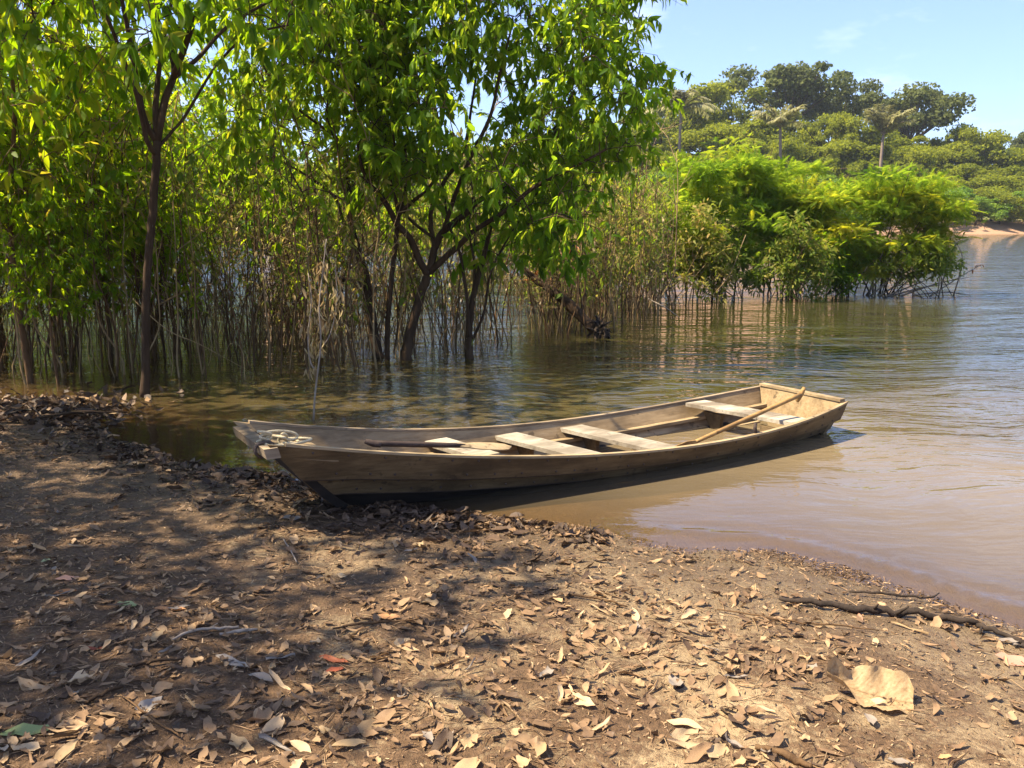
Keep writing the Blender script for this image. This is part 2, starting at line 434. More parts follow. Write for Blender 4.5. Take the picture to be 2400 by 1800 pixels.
h = mth(n, l, 'MULTIPLY', h, calm.outputs[0])
nb = bump(n, l, h, .55, .075)
fr = n.new('ShaderNodeFresnel'); fr.inputs['IOR'].default_value = 1.5; l.new(nb, fr.inputs['Normal'])
gl = n.new('ShaderNodeBsdfGlossy'); gl.inputs['Roughness'].default_value = .025; l.new(nb, gl.inputs['Normal'])
gl.inputs['Color'].default_value = (1, .985, .96, 1)
silt = noise(n, l, pos, 1.3, 3, .5)
stn = n.new('ShaderNodeAttribute'); stn.attribute_name = 'leaf_stain'
dd = mth(n, l, 'ADD', D, mth(n, l, 'MULTIPLY', mth(n, l, 'SUBTRACT', silt, .5), .10))
df = n.new('ShaderNodeBsdfDiffuse')
l.new(mixc(n, l, stn.outputs['Fac'], ramp(n, l, dd, [(0.0, (.30, .225, .135)), (.15, (.215, .158, .09)), (.32, (.13, .095, .045)), (.75, (.05, .045, .02))]), ramp(n, l, dd, [(0.0, (.14, .095, .045)), (.15, (.088, .064, .026)), (.32, (.055, .044, .015)), (.75, (.03, .028, .009))])), df.inputs['Color'])
tp = n.new('ShaderNodeBsdfTransparent'); tp.inputs['Color'].default_value = (.84, .72, .52, 1)
mk = n.new('ShaderNodeMapRange'); mk.inputs[1].default_value = 0; mk.inputs[2].default_value = .22; mk.inputs[3].default_value = .1; mk.inputs[4].default_value = .97; l.new(D, mk.inputs[0])
m1 = n.new('ShaderNodeMixShader'); l.new(mk.outputs[0], m1.inputs['Fac']); l.new(tp.outputs[0], m1.inputs[1]); l.new(df.outputs[0], m1.inputs[2])
m2 = n.new('ShaderNodeMixShader'); l.new(fr.outputs[0], m2.inputs['Fac']); l.new(m1.outputs[0], m2.inputs[1]); l.new(gl.outputs[0], m2.inputs[2])
l.new(m2.outputs[0], out.inputs['Surface'])

# ------------------------------------------------------------------ ground and water sheets
def axis(*segs):
    out = [segs[0][0]]
    for a, b, st in segs:
        k = max(1, int(round((b - a) / st))); out += list(np.linspace(a, b, k + 1)[1:])
    return np.array(out)
gx = axis((-260, -60, 20), (-60, -12, 3), (-12, -5, .35), (-5, 4, .045), (4, 12, .35), (12, 60, 3), (60, 260, 10))
gy = axis((-30, 1, 2.5), (1, 8.6, .045), (8.6, 20, .4), (20, 60, 2.5), (60, 140, 1.5), (140, 420, 14), (420, 1500, 120))
X, Y = np.meshgrid(gx, gy, indexing='ij')
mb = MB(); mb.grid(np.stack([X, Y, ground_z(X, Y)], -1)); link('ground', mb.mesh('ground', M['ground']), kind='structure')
wx = axis((-200, -20, 9), (-20, -5, .5), (-5, 4.5, .06), (4.5, 20, .5), (20, 200, 6))
wy = axis((-40, 1, 3), (1, 9, .05), (9, 24, .4), (24, 130, 2.5))
X, Y = np.meshgrid(wx, wy, indexing='ij')
gz = ground_z(X, Y); sd = shore_d(X, Y)
Z = .015 * np.exp(-((sd + .20 + .05 * fbm(X * 2, Y * 2, 2)) / .035) ** 2) * smooth(.5, 1.0, X) * (Y < 8) + .004 * np.exp(-((sd + .42) / .05) ** 2) * smooth(.9, 1.4, X) * (Y < 8)
mb = MB(); mb.grid(np.stack([X, Y, Z], -1)); me = mb.mesh('water', M['water'])
a = me.attributes.new('depth', 'FLOAT', 'POINT'); a.data.foreach_set('value', np.maximum(-gz, 0).ravel().astype(np.float32))
a = me.attributes.new('leaf_stain', 'FLOAT', 'POINT')      # tannin and leaf bed under the trees, beyond the boat
a.data.foreach_set('value', (smooth(.25, .9, -(X + 1.403) * math.sin(.57) + (Y - 4.605) * math.cos(.57)) * smooth(6.0, 1.0, X - Y * .12)).ravel().astype(np.float32))
link('water', me, kind='structure')

# ------------------------------------------------------------------ leaves and twigs
def leaf_template(w=.26, curv=.22, fold=.3, twist=0.0):
    t = np.array([0, .28, .64, 1.0]); hw = np.array([0, .5, .42, 0]) * w
    mid = np.stack([t, 0 * t, -curv * t ** 2 + .08 * t], -1)
    L = np.stack([t[1:3], hw[1:3], mid[1:3, 2] + fold * hw[1:3] + twist * t[1:3] * .1], -1)
    Rr = np.stack([t[1:3], -hw[1:3], mid[1:3, 2] + fold * hw[1:3] - twist * t[1:3] * .1], -1)
    V = np.concatenate([mid, L, Rr])
    F = np.array([[0, 6, 1], [0, 1, 4], [1, 6, 7], [1, 7, 2], [1, 2, 5], [1, 5, 4], [2, 7, 3], [2, 3, 5]])
    return V, F
def frond_template(pairs=8, w=.045, droop=.25, length=.30):
    V, F = [], []
    def tri(a, b, c): V.extend([a, b, c]); k = len(V); F.append([k - 3, k - 2, k - 1])
    for i in range(pairs):
        t = .12 + .88 * i / (pairs - 1); z = -droop * t * t
        ln = length * (1 - .55 * abs(t - .45) / .55)
        for s in (-1, 1):
            d = np.array([.55, s * .83, -.22])
            a = np.array([t, 0, z]); b = a + d * ln * .55 + np.array([-w, 0, .0]); c2 = a + d * ln; e = a + d * ln * .55 + np.array([w, 0, 0])
            tri(a + np.array([-w * .8, 0, 0]), c2, a + np.array([w * .8, 0, 0]))
    return np.array(V), np.array(F)
def frames(d, up=None):
    d = nrm(d); k = len(d)
    u = np.tile([0, 0, 1.0], (k, 1)) if up is None else up
    n_ = u - (u * d).sum(1, keepdims=True) * d
    bad = np.linalg.norm(n_, axis=1) < .12
    n_[bad] += R.normal(size=(bad.sum(), 3)); n_ = nrm(n_ - (n_ * d).sum(1, keepdims=True) * d)
    return np.stack([d, np.cross(n_, d), n_], 1)
LT = [leaf_template(.30, .25, .3), leaf_template(.36, .12, .2), leaf_template(.26, .38, .45)]

def twig_leaves(tips, outdir, per, rng, size, droop=.9, spread=.34, up_noise=.7):
    """leaves hung along a short twig at every tip; returns base, direction, up, size, and the twig polylines"""
    N = len(tips)
    td = nrm(outdir * .8 + rng.normal(size=(N, 3)) * .55 + np.array([0, 0, -.15]))
    ln = spread * rng.uniform(.6, 1.3, N)
    tw = [np.stack([tips[i], tips[i] + td[i] * ln[i] * .55 + [0, 0, .02], tips[i] + td[i] * ln[i] + [0, 0, -.05 * ln[i] / .3]]) for i in range(N)]
    idx = np.repeat(np.arange(N), per); k = len(idx)
    t = rng.random(k) ** .7
    base = tips[idx] + td[idx] * (ln[idx] * t)[:, None] + rng.normal(size=(k, 3)) * .012
    side = nrm(rng.normal(size=(k, 3)))
    d = nrm(td[idx] * .35 + side * .55 + np.array([0, 0, -droop]) * rng.uniform(.1, 1.3, k)[:, None])
    up = nrm(np.array([0, 0, 1.0]) + td[idx] * .5 + rng.normal(size=(k, 3)) * up_noise)
    sz = size * rng.uniform(.5, 1.25, k)
    return base, d, up, sz, tw

def connect(skel_pts, skel_dir, tips, rng):
    """thin branches from every tip to the nearest lower skeleton node; grown branches become nodes too"""
    nodes = np.array(skel_pts); out, outd = [], []
    order = np.argsort([np.min(np.linalg.norm(nodes - t, axis=1)) for t in tips])
    dirs = np.zeros_like(tips)
    for i in order:
        t = tips[i]; v = t - nodes; dist = np.linalg.norm(v, axis=1)
        cost = dist + np.maximum(0, nodes[:, 2] - t[2]) * .8
        j = int(np.argmin(cost)); a = nodes[j]; L = dist[j]
        if L < .04: dirs[i] = rng.normal(size=3); continue
        mid1 = a + (t - a) * .4 + np.array([0, 0, .12 * L]) + rng.normal(size=3) * .05 * L
        mid2 = a + (t - a) * .75 + np.array([0, 0, .10 * L]) + rng.normal(size=3) * .05 * L
        pl = np.stack([a, mid1, mid2, t]); out.append((pl, L)); dirs[i] = (t - mid2) / max(np.linalg.norm(t - mid2), 1e-6)
        nodes = np.concatenate([nodes, pl[1:]])
    return out, dirs
def densify(pl, step=.12):
    pl = np.asarray(pl, float); out = [pl[0]]
    for a, b in zip(pl[:-1], pl[1:]):
        k = max(1, int(np.linalg.norm(b - a) / step))
        out += [a + (b - a) * (i + 1) / k for i in range(k)]
    return np.array(out)
def curve_pts(pl, k=4):
    """Catmull-Rom through pl"""
    pl = np.asarray(pl, float); P = np.concatenate([[2 * pl[0] - pl[1]], pl, [2 * pl[-1] - pl[-2]]]); out = []
    for i in range(1, len(P) - 2):
        for t in np.arange(k) / k:
            a, b, c_, d = P[i - 1:i + 3]
            out.append(.5 * (2 * b + (c_ - a) * t + (2 * a - 5 * b + 4 * c_ - d) * t * t + (3 * b - a - 3 * c_ + d) * t ** 3))
    return np.array(out + [pl[-1]])

LEAF_PART = {}
def leaf_part_meshes(matkey):
    if matkey not in LEAF_PART:
        ms = []
        for k in range(6):
            b_ = MB(); V, F = LT[k % 3]; b_.add(V, F, [.2, .45, .6, .75, .35, .9][k]); ms.append(b_.mesh('leaf', M[matkey]))
        LEAF_PART[matkey] = ms
    return LEAF_PART[matkey]
def leaf_parts(parent, base, fr, sz, sel, matkey, rng, origin):
    ms = leaf_part_meshes(matkey)
    for i in sel:
        Mx = np.eye(4); Mx[:3, :3] = fr[i].T * sz[i]; Mx[:3, 3] = base[i] - origin
        link('leaf', ms[rng.integers(6)], parent, mw=Matrix(Mx.tolist()))

def pick_big(base, fr, sz, n, rng):
    px, py, d = project(base)
    ok = (px > 0) & (px < 2400) & (py > -10) & (py < 1800) & (d > 0)
    view = nrm(base - np.array([0, 0, CAM_H]))
    sc = sz / d * (.3 + np.abs((fr[:, 2] * view).sum(1))) * np.where(ok, 1, 0)
    sc = sc * (1.6 - smooth(0, 1, (d - d.min()) / max(np.ptp(d), .1)))
    idx = np.argsort(-sc)[:n]
    return idx[sc[idx] > 0]

def make_tree(root_name, label, cat, limbs, tips, leaf_n, leaf_size, matkey, rng, tint_fn, n_parts=300, bark='bark_dark', group=None, twig_r=.0045, droop=.9, spread=.34):
    """limbs: list of (points, radii); the first is the trunk, every other is a branch part"""
    o0 = np.array(limbs[0][0][0]); o0[2] = 0 if o0[2] < .1 else o0[2]
    t = thing(root_name, label, cat, o0.tolist(), group)
    sk = []
    for k, (pl, ra) in enumerate(limbs):
        cp = curve_pts(pl, 4); rr = np.interp(np.linspace(0, 1, len(cp)), np.linspace(0, 1, len(ra)), ra)
        rr = rr * (1 + .05 * (rng.random(len(cp)) - .5))
        cp[1:-1] += rng.normal(size=cp[1:-1].shape) * rr[1:-1, None] * .05
        mb = MB(); mb.tube(cp - o0, rr, 9 if k == 0 else 7)
        link('trunk' if k == 0 else 'branch', mb.mesh('trunk' if k == 0 else 'branch', M[bark]), t)
        dn = densify(cp, .1); sk.append(dn[len(dn) // 3:] if k == 0 else dn)
    sk = np.concatenate(sk)
    br, dirs = connect(sk, None, tips, rng)
    mb = MB()
    for pl, L in br:
        r0 = min(.004 + L * .008, .016)
        mb.tube(curve_pts(pl, 2) - o0, np.linspace(r0, .003, 7), 4, cap=False)
    base, d, up, sz, tw = twig_leaves(tips, dirs, leaf_n, rng, leaf_size, droop, spread)
    for p_ in tw: mb.tube(p_ - o0, [.003, .0025, .0015], 3, cap=False)
    link('twigs', mb.mesh('twigs', M[bark]), t, kind='stuff')
    fr = frames(d, up); tint = tint_fn(base, rng)
    sel = pick_big(base, fr, sz, n_parts, rng) if n_parts else np.array([], int)
    rest = np.setdiff1d(np.arange(len(base)), sel)
    mb = MB()
    for k in range(3):
        r_ = rest[k::3]; V, F = LT[k]; mb.stamp(V, F, base[r_] - o0, fr[r_], sz[r_], tint[r_])
    link('foliage', mb.mesh('foliage', M[matkey]), t, kind='stuff')
    leaf_parts(t, base, fr, sz, sel, matkey, rng, o0)
    return t

def in_poly(px, py, poly):
    poly = np.asarray(poly, float); ins = np.zeros(len(px), bool); j = len(poly) - 1
    for i in range(len(poly)):
        xi, yi = poly[i]; xj, yj = poly[j]
        c_ = ((yi > py) != (yj > py)) & (px < (xj - xi) * (py - yi) / (yj - yi + 1e-9) + xi)
        ins ^= c_; j = i
    return ins
def sample_crown(poly, n_, y0, ys, rng, holes=()):
    """points of a crown whose outline at distance y0 was surveyed as poly; its depth is a rounded body"""
    poly = np.asarray(poly, float); out = []
    lo, hi = poly.min(0), poly.max(0); cx = poly.mean(0); half = (hi - lo) / 2
    while len(out) < n_:
        px, py = rng.uniform(lo[0], hi[0], 400), rng.uniform(lo[1], hi[1], 400)
        ok = in_poly(px, py, poly)
        for (hx, hy, hr, pr) in holes:
            ok &= ~((((px - hx) / hr[0]) ** 2 + ((py - hy) / hr[1]) ** 2 < 1) & (rng.random(400) < pr))
        for a, b in zip(px[ok], py[ok]):
            e = min(1, math.hypot((a - cx[0]) / half[0], (b - cx[1]) / half[1]))
            out.append(at_y(a, b, y0 + rng.normal() * ys * math.sqrt(max(.1, 1 - e * e * .85))))
    return np.array(out[:n_])
def clumpy(pts, rng, keep=.75, f=1.6):
    v = fbm(pts[:, 0] * f + pts[:, 1] * .7, pts[:, 2] * f + pts[:, 1] * .5, 2)
    return pts[v > np.quantile(v, 1 - keep)]
def px_limb(pts, y0, dy, rad):
    ys = np.linspace(y0, y0 + dy, len(pts))
    return np.array([at_y(a, b, y) for (a, b), y in zip(pts, ys)]), rad
def tint_std(lo=.15, hi=.75, warm=.02):
    def f(b, rng):
        t = rng.uniform(lo, hi, len(b)) ; t = np.where(rng.random(len(b)) < warm, 1.0, t); return t
    return f

# --- the central group of flooded trees
Y0 = 10.3
rng = np.random.default_rng(21)
trunk = px_limb([(950, 852), (955, 815), (960, 784), (975, 730), (988, 684), (1004, 645)], Y0, .05, [.085, .068, .058, .055, .053, .05])
limbs = [trunk,
    px_limb([(1004, 645), (986, 618), (968, 574), (950, 545), (931, 527), (915, 495), (893, 462), (872, 441), (850, 400), (838, 340)], Y0 + .05, -.3, [.045, .04, .036, .033, .024, .014]),
    px_limb([(1006, 642), (1018, 585), (1034, 549), (1062, 524), (1098, 495), (1123, 469), (1170, 448), (1206, 404), (1250, 360), (1310, 300)], Y0 + .05, .5, [.048, .042, .04, .034, .03, .022, .014]),
    px_limb([(1020, 578), (1011, 540), (1010, 495), (1026, 458), (1047, 415), (1073, 383), (1092, 330), (1105, 250), (1120, 150)], Y0 + .1, .7, [.03, .028, .025, .02, .012]),
    px_limb([(1038, 548), (1062, 470), (1085, 410), (1112, 350), (1150, 270), (1170, 180), (1200, 60)], Y0 + .1, -.2, [.028, .025, .022, .018, .011]),
    px_limb([(1010, 636), (1044, 603), (1080, 571), (1105, 545), (1138, 524), (1190, 490), (1250, 440), (1330, 400), (1420, 350)], Y0 + .05, -.5, [.04, .036, .03, .026, .022, .013]),
    px_limb([(1014, 556), (989, 538), (960, 513), (945, 480), (958, 430), (985, 390)], Y0 + .05, .4, [.02, .018, .015, .009]),
    px_limb([(1123, 469), (1180, 420), (1230, 380), (1262, 330), (1380, 240), (1480, 170)], Y0 + .3, .3, [.02, .018, .015, .009]),
    px_limb([(931, 527), (940, 480), (955, 420), (950, 330), (975, 230), (1010, 100)], Y0 - .1, .4, [.024, .022, .018, .014, .01])]
polyC = [(880, -230), (1300, -250), (1500, -120), (1530, 10), (1510, 70), (1440, 110), (1545, 120), (1572, 170), (1535, 240), (1495, 270), (1500, 320), (1530, 365), (1480, 385), (1400, 410), (1385, 490), (1340, 550), (1270, 580), (1220, 560), (1150, 540), (1080, 470), (930, 440), (830, 470), (790, 400), (810, 100)]
tips = clumpy(sample_crown(polyC, 1900, Y0 + .1, .75, rng, holes=[(1030, 500, (190, 115), .86), (1500, 40, (60, 60), .7), (960, 330, (45, 30), .7)]), rng, .80)
make_tree('flooded_tree', 'forked leafy tree in the water with dark trunk splitting low, behind the boat', 'tree', limbs, tips, 13, .138, 'leaf_tree', rng, tint_std(.35, .97, .03))

rng = np.random.default_rng(22)
trunk = px_limb([(890, 850), (886, 830), (876, 777), (864, 694), (855, 639), (834, 574), (823, 524), (825, 477), (814, 430), (807, 354), (778, 311)], Y0 + .25, .3, [.075, .062, .056, .05, .045, .04, .03, .022])
limbs = [trunk,
    px_limb([(852, 668), (825, 660), (800, 652), (783, 640)], Y0 + .25, -.15, [.035, .032, .03, .026]),
    px_limb([(826, 540), (805, 520), (790, 470), (760, 440), (700, 400), (640, 370)], Y0 + .35, -.4, [.024, .02, .016, .009]),
    px_limb([(807, 354), (830, 335), (890, 290), (900, 230), (880, 130)], Y0 + .45, .3, [.022, .018, .014, .009]),
    px_limb([(778, 311), (765, 268), (775, 205), (770, 120), (790, 0)], Y0 + .5, .1, [.02, .018, .014, .009]),
    px_limb([(780, 315), (730, 280), (680, 240), (640, 195), (600, 120)], Y0 + .5, -.2, [.02, .016, .013, .008])]
polyL = [(560, -200), (900, -230), (960, 60), (940, 380), (880, 470), (800, 500), (700, 470), (640, 490), (570, 440), (530, 250), (520, 40)]
tips = clumpy(sample_crown(polyL, 1350, Y0 + .3, .9, rng, holes=[(820, 480, (80, 40), .7), (770, 290, (70, 60), .55)]), rng, .8)
make_tree('flooded_tree', 'leaning flooded tree with a broken stub on its dark trunk, left of the forked tree', 'tree', limbs, tips, 12, .138, 'leaf_tree', rng, tint_std(.45, .98, .03))

rng = np.random.default_rng(23)
limbs = [px_limb([(908, 852), (908, 766), (913, 704), (919, 639), (926, 585), (931, 531), (935, 505), (947, 490), (975, 466), (1000, 446), (1030, 400), (1045, 330)], Y0 + .05, -.25, [.032, .03, .028, .027, .025, .022, .018, .012]),
         px_limb([(935, 505), (928, 470), (915, 420), (925, 340), (905, 260)], Y0 - .1, -.2, [.02, .018, .014, .009])]
tips = np.array([at_y(rng.uniform(850, 1060), rng.uniform(180, 420), Y0 - .3 + rng.normal() * .3) for _ in range(45)])
make_tree('flooded_tree', 'thin straight tree rising between the leaning tree and the forked tree', 'tree', limbs, tips, 10, .19, 'leaf_tree', rng, tint_std(.1, .7), 120)

rng = np.random.default_rng(24)
limbs = [px_limb([(1101, 850), (1100, 800), (1101, 748), (1114, 675), (1128, 621), (1138, 585), (1160, 500), (1200, 420)], Y0 + .15, .3, [.06, .045, .038, .034, .03, .022, .012]),
         px_limb([(1099, 790), (1094, 700), (1086, 640), (1075, 585), (1050, 520), (1040, 440)], Y0 + .15, .2, [.022, .02, .018, .012]),
         px_limb([(1103, 780), (1110, 700), (1112, 620), (1100, 540), (1110, 450)], Y0 + .2, .2, [.018, .016, .014, .009]),
         px_limb([(1106, 800), (1135, 730), (1150, 640), (1190, 560), (1230, 500)], Y0 + .2, -.2, [.018, .015, .012, .008])]
tips = np.array([at_y(rng.uniform(1090, 1340), rng.uniform(400, 630) , Y0 + .3 + rng.normal() * .4) for _ in range(60)])
make_tree('flooded_tree', 'slim tree with several stems from one black base, right of the forked tree', 'tree', limbs, tips, 10, .19, 'leaf_tree', rng, tint_std(.1, .75), 120)

# --- slim dark tree on the left
rng = np.random.default_rng(25); YL = 8.15
limbs = [px_limb([(340, 934), (341, 860), (341, 798), (344, 653), (350, 581), (357, 508), (362, 434), (367, 370), (368, 330)], YL, .05, [.048, .039, .037, .036, .036, .037, .037, .036, .034]),
    px_limb([(368, 330), (387, 235), (409, 174), (401, 127), (380, 72), (354, 0), (330, -120)], YL + .05, .5, [.038, .034, .03, .026, .022, .016, .01]),
    px_limb([(408, 176), (434, 108), (452, 54), (470, 0), (500, -150)], YL + .15, -.2, [.03, .028, .024, .02, .012]),
    px_limb([(407, 182), (440, 155), (470, 130), (535, 61), (637, 0), (730, -40)], YL + .15, .8, [.024, .022, .02, .017, .014, .009]),
    px_limb([(367, 335), (365, 253), (370, 190), (376, 145), (390, 60), (420, -80)], YL + .05, .2, [.032, .026, .022, .018, .011]),
    px_limb([(366, 330), (343, 290), (325, 217), (307, 108), (286, 0), (270, -140)], YL + .05, -.3, [.03, .026, .024, .021, .018, .011]),
    px_limb([(363, 360), (345, 330), (327, 253), (304, 177), (268, 83), (235, 0), (190, -120)], YL, -.5, [.024, .022, .02, .018, .016, .014, .009]),
    px_limb([(372, 345), (400, 312), (434, 271), (506, 155), (575, 87), (640, 66), (705, 54)], YL + .05, .5, [.016, .014, .013, .012, .010, .007])]
polyT = [(60, -420), (520, -480), (760, -250), (740, 60), (600, 90), (480, 60), (420, 180), (300, 160), (160, 120), (40, 90), (-40, -150)]
tips = clumpy(sample_crown(polyT, 520, YL + .2, 1.0, rng, holes=[(190, 40, (90, 50), .9), (420, 90, (160, 90), .6)]), rng, .8)
make_tree('slim_tree', 'slim dark tree with upright forked branches standing at the water edge on the left', 'tree', limbs, tips, 11, .17, 'leaf_thicket', rng, tint_std(.1, .8), 260)

# --- trees of the bank just past the left edge: their crowns shade the beach
def bank_tree(label, base, limbs_w, cent, rad, n_tips, seed, per=10, parts=60):
    rng = np.random.default_rng(seed)
    base = np.array(base)
    limbs = [(np.array([base] + [base + np.array(p_) for p_ in limbs_w[0][0]]), limbs_w[0][1])]
    for pl, ra in limbs_w[1:]: limbs.append((np.array([base + np.array(p_) for p_ in pl]), ra))
    u = nrm(rng.normal(size=(n_tips, 3))) * (rng.random((n_tips, 1)) ** .4)
    tips = np.array(cent) + u * np.array(rad)
    px, py, d = project(tips)
    tips = clumpy(tips[~((py > -30) & (py < 1800) & (px > -50) & (px < 2450))], rng, .78, 1.1)
    make_tree('bank_tree', label, 'tree', limbs, tips, per, .17, 'leaf_thicket', rng, tint_std(.1, .8), parts)
bank_tree('bank tree on the dry beach beside the left edge, crown over the litter', (-6.9, 3.6, ground_z(-6.9, 3.6) - .05),
    [([(.05, .05, 1.2), (.25, .1, 2.4), (.5, .1, 3.3)], [.10, .085, .075, .06]),
     ([(.4, .1, 3.0), (1.3, .0, 4.0), (2.5, -.2, 4.5)], [.05, .035, .018]),
     ([(.45, .1, 3.2), (.9, 1.0, 4.2), (1.8, 1.8, 4.7)], [.045, .03, .015]),
     ([(.45, .1, 3.2), (.3, -.9, 4.2), (.8, -1.8, 4.8)], [.045, .03, .015]),
     ([(.5, .1, 3.3), (.2, .3, 4.6), (.0, .2, 5.6)], [.05, .035, .018])],
    (-5.2, 3.1, 4.6), (2.2, 1.8, 1.2), 1150, 31)
bank_tree('bank tree behind the first, its crown spread towards the water', (-7.6, 6.4, ground_z(-7.6, 6.4) - .05),
    [([(.1, -.05, 1.2), (.2, -.1, 2.6), (.5, -.2, 3.8)], [.10, .085, .075, .055]),
     ([(.3, -.1, 3.2), (1.4, -.4, 4.3), (3.0, -.6, 4.9)], [.05, .035, .018]),
     ([(.4, -.2, 3.6), (1.0, .3, 4.8), (1.9, .6, 5.4)], [.04, .03, .015]),
     ([(.5, -.2, 3.8), (.3, -.8, 5.0), (.7, -1.5, 5.6)], [.04, .03, .015])],
    (-5.8, 5.8, 4.8), (2.3, 1.6, 1.0), 1150, 32)

# --- thicket of young trees behind, left
def young_tree_meshes(seed, h, r, n_tips, per, size, matkey, bark):
    rng = np.random.default_rng(seed)
    tr = np.array([[0, 0, -.35], [rng.normal() * .05, rng.normal() * .05, h * .3], [rng.normal() * .12, rng.normal() * .12, h * .6], [rng.normal() * .2, rng.normal() * .2, h * .97]])
    cp = curve_pts(tr, 5); mb = MB(); mb.tube(cp, np.linspace(r, r * .25, len(cp)), 7)
    trunk = mb.mesh('trunk', M[bark])
    u = rng.uniform(-1, 1, (n_tips * 4, 3)); u = u[(u ** 2).sum(1) < 1][:n_tips]
    tips = u * np.array([h * .26, h * .26, h * .36]) + np.array([tr[2, 0], tr[2, 1], h * .66])
    tips = clumpy(tips, rng, .8)
    br, dirs = connect(densify(cp, .1)[6:], None, tips, rng)
    mb = MB()
    for pl, L in br: mb.tube(curve_pts(pl, 2), np.linspace(min(.003 + L * .009, .014), .002, 7), 4, cap=False)
    base, d, up, sz, tw = twig_leaves(tips, dirs, per, rng, size, .75, .3)
    for p_ in tw: mb.tube(p_, [.003, .002, .0015], 3, cap=False)
    twigs = mb.mesh('twigs', M[bark])
    fr = frames(d, up); tint = np.clip(rng.uniform(.3, .95, len(base)), 0, 1); tint[rng.random(len(base)) < .03] = 1
    return trunk, twigs, base, fr, sz, tint
def foliage_mesh(base, fr, sz, tint, matkey, idx):
    mb = MB()
    for k in range(3):
        r_ = idx[k::3]; V, F = LT[k]; mb.stamp(V, F, base[r_], fr[r_], sz[r_], tint[r_])
    return mb.mesh('foliage', M[matkey])
YT = []
for s, (h, r, nt, mk) in enumerate([(4.8, .035, 300, 'leaf_thicket'), (5.4, .04, 330, 'leaf_tree'), (4.2, .03, 280, 'leaf_thicket'), (5.8, .045, 360, 'leaf_thicket')]):
    trunk_m, twig_m, b_, f_, s_, t_ = young_tree_meshes(40 + s, h, r, nt, 11, .17, mk, 'bark_brown')
    sel = np.argsort(-s_)[:24]; rest = np.setdiff1d(np.arange(len(b_)), sel)
    YT.append((trunk_m, twig_m, foliage_mesh(b_, f_, s_, t_, mk, rest), b_, f_, s_, sel, mk, foliage_mesh(b_, f_, s_, t_, mk, np.arange(len(b_)))))
def put_young(k, x, y, rz, sc, label, near, rng, group='young trees of the flooded thicket'):
    v = YT[k]
    t = thing('young_tree', label, 'tree', (x, y, 0), group, rz); t.scale = (sc, sc, sc)
    link('trunk', v[0], t); link('twigs', v[1], t, kind='stuff')
    if near:
        link('foliage', v[2], t, kind='stuff'); leaf_parts(t, v[3], v[4], v[5], v[6], v[7], rng, np.zeros(3))
    else:
        link('foliage', v[8], t, kind='stuff')
rng = np.random.default_rng(50)
def where_left(x, y):
    p_ = 1200 + FPX * x / (y * CP)
    if p_ < 160: return 'by the left edge'
    if p_ < 330: return 'just left of the slim dark tree'
    if p_ < 560: return 'just right of the slim dark tree'
    if p_ < 850: return 'left of the leaning tree'
    if p_ < 1200: return 'behind the forked tree'
    return 'left of the feathery bushes'
spots = [(-4.9, 8.9), (-5.6, 9.6), (-4.6, 10.0), (-6.6, 10.3), (-5.4, 10.8), (-7.6, 11.2), (-6.2, 12.0), (-5.2, 12.6), (-8.4, 13.0), (-7.0, 13.6), (-5.9, 14.2), (-9.4, 14.6), (-8.0, 15.4),
         (-6.6, 15.8), (-10.2, 16.4), (-1.7, 15.4), (.5, 15.4), (-11.6, 18.0), (-9.2, 18.2), (-6.3, 17.6), (-5.2, 18.4), (-7.4, 18.6), (-12.5, 21), (-10.3, 20.5), (-14.6, 23)]
for i, (x, y) in enumerate(spots):
    sc = rng.uniform(.82, 1.12) * (.62 if x > -3 else 1.0)
    put_young(i % 4, x, y, rng.uniform(0, 6.28), sc * (.75 if i in (2, 4, 7) else 1), 'young leafy tree ' + ('in the front row ' if y < 11 else 'in the middle row ' if y < 15 else 'in the back row ') + where_left(x, y), y < 13, rng)

for i, (x, y, sc) in enumerate([(-4.55, 8.75, .46), (-5.4, 9.2, .52), (-5.0, 9.9, .5), (-6.3, 10.9, .56), (-4.2, 10.6, .46), (-5.9, 11.6, .55), (-7.4, 12.4, .58), (-4.9, 12.0, .5), (-6.8, 9.9, .55)]):
    put_young(i % 4, x, y, rng.uniform(0, 6.28), sc, 'low bushy young tree filling the thicket ' + where_left(x, y), y < 11, rng, 'low young trees of the flooded thicket')

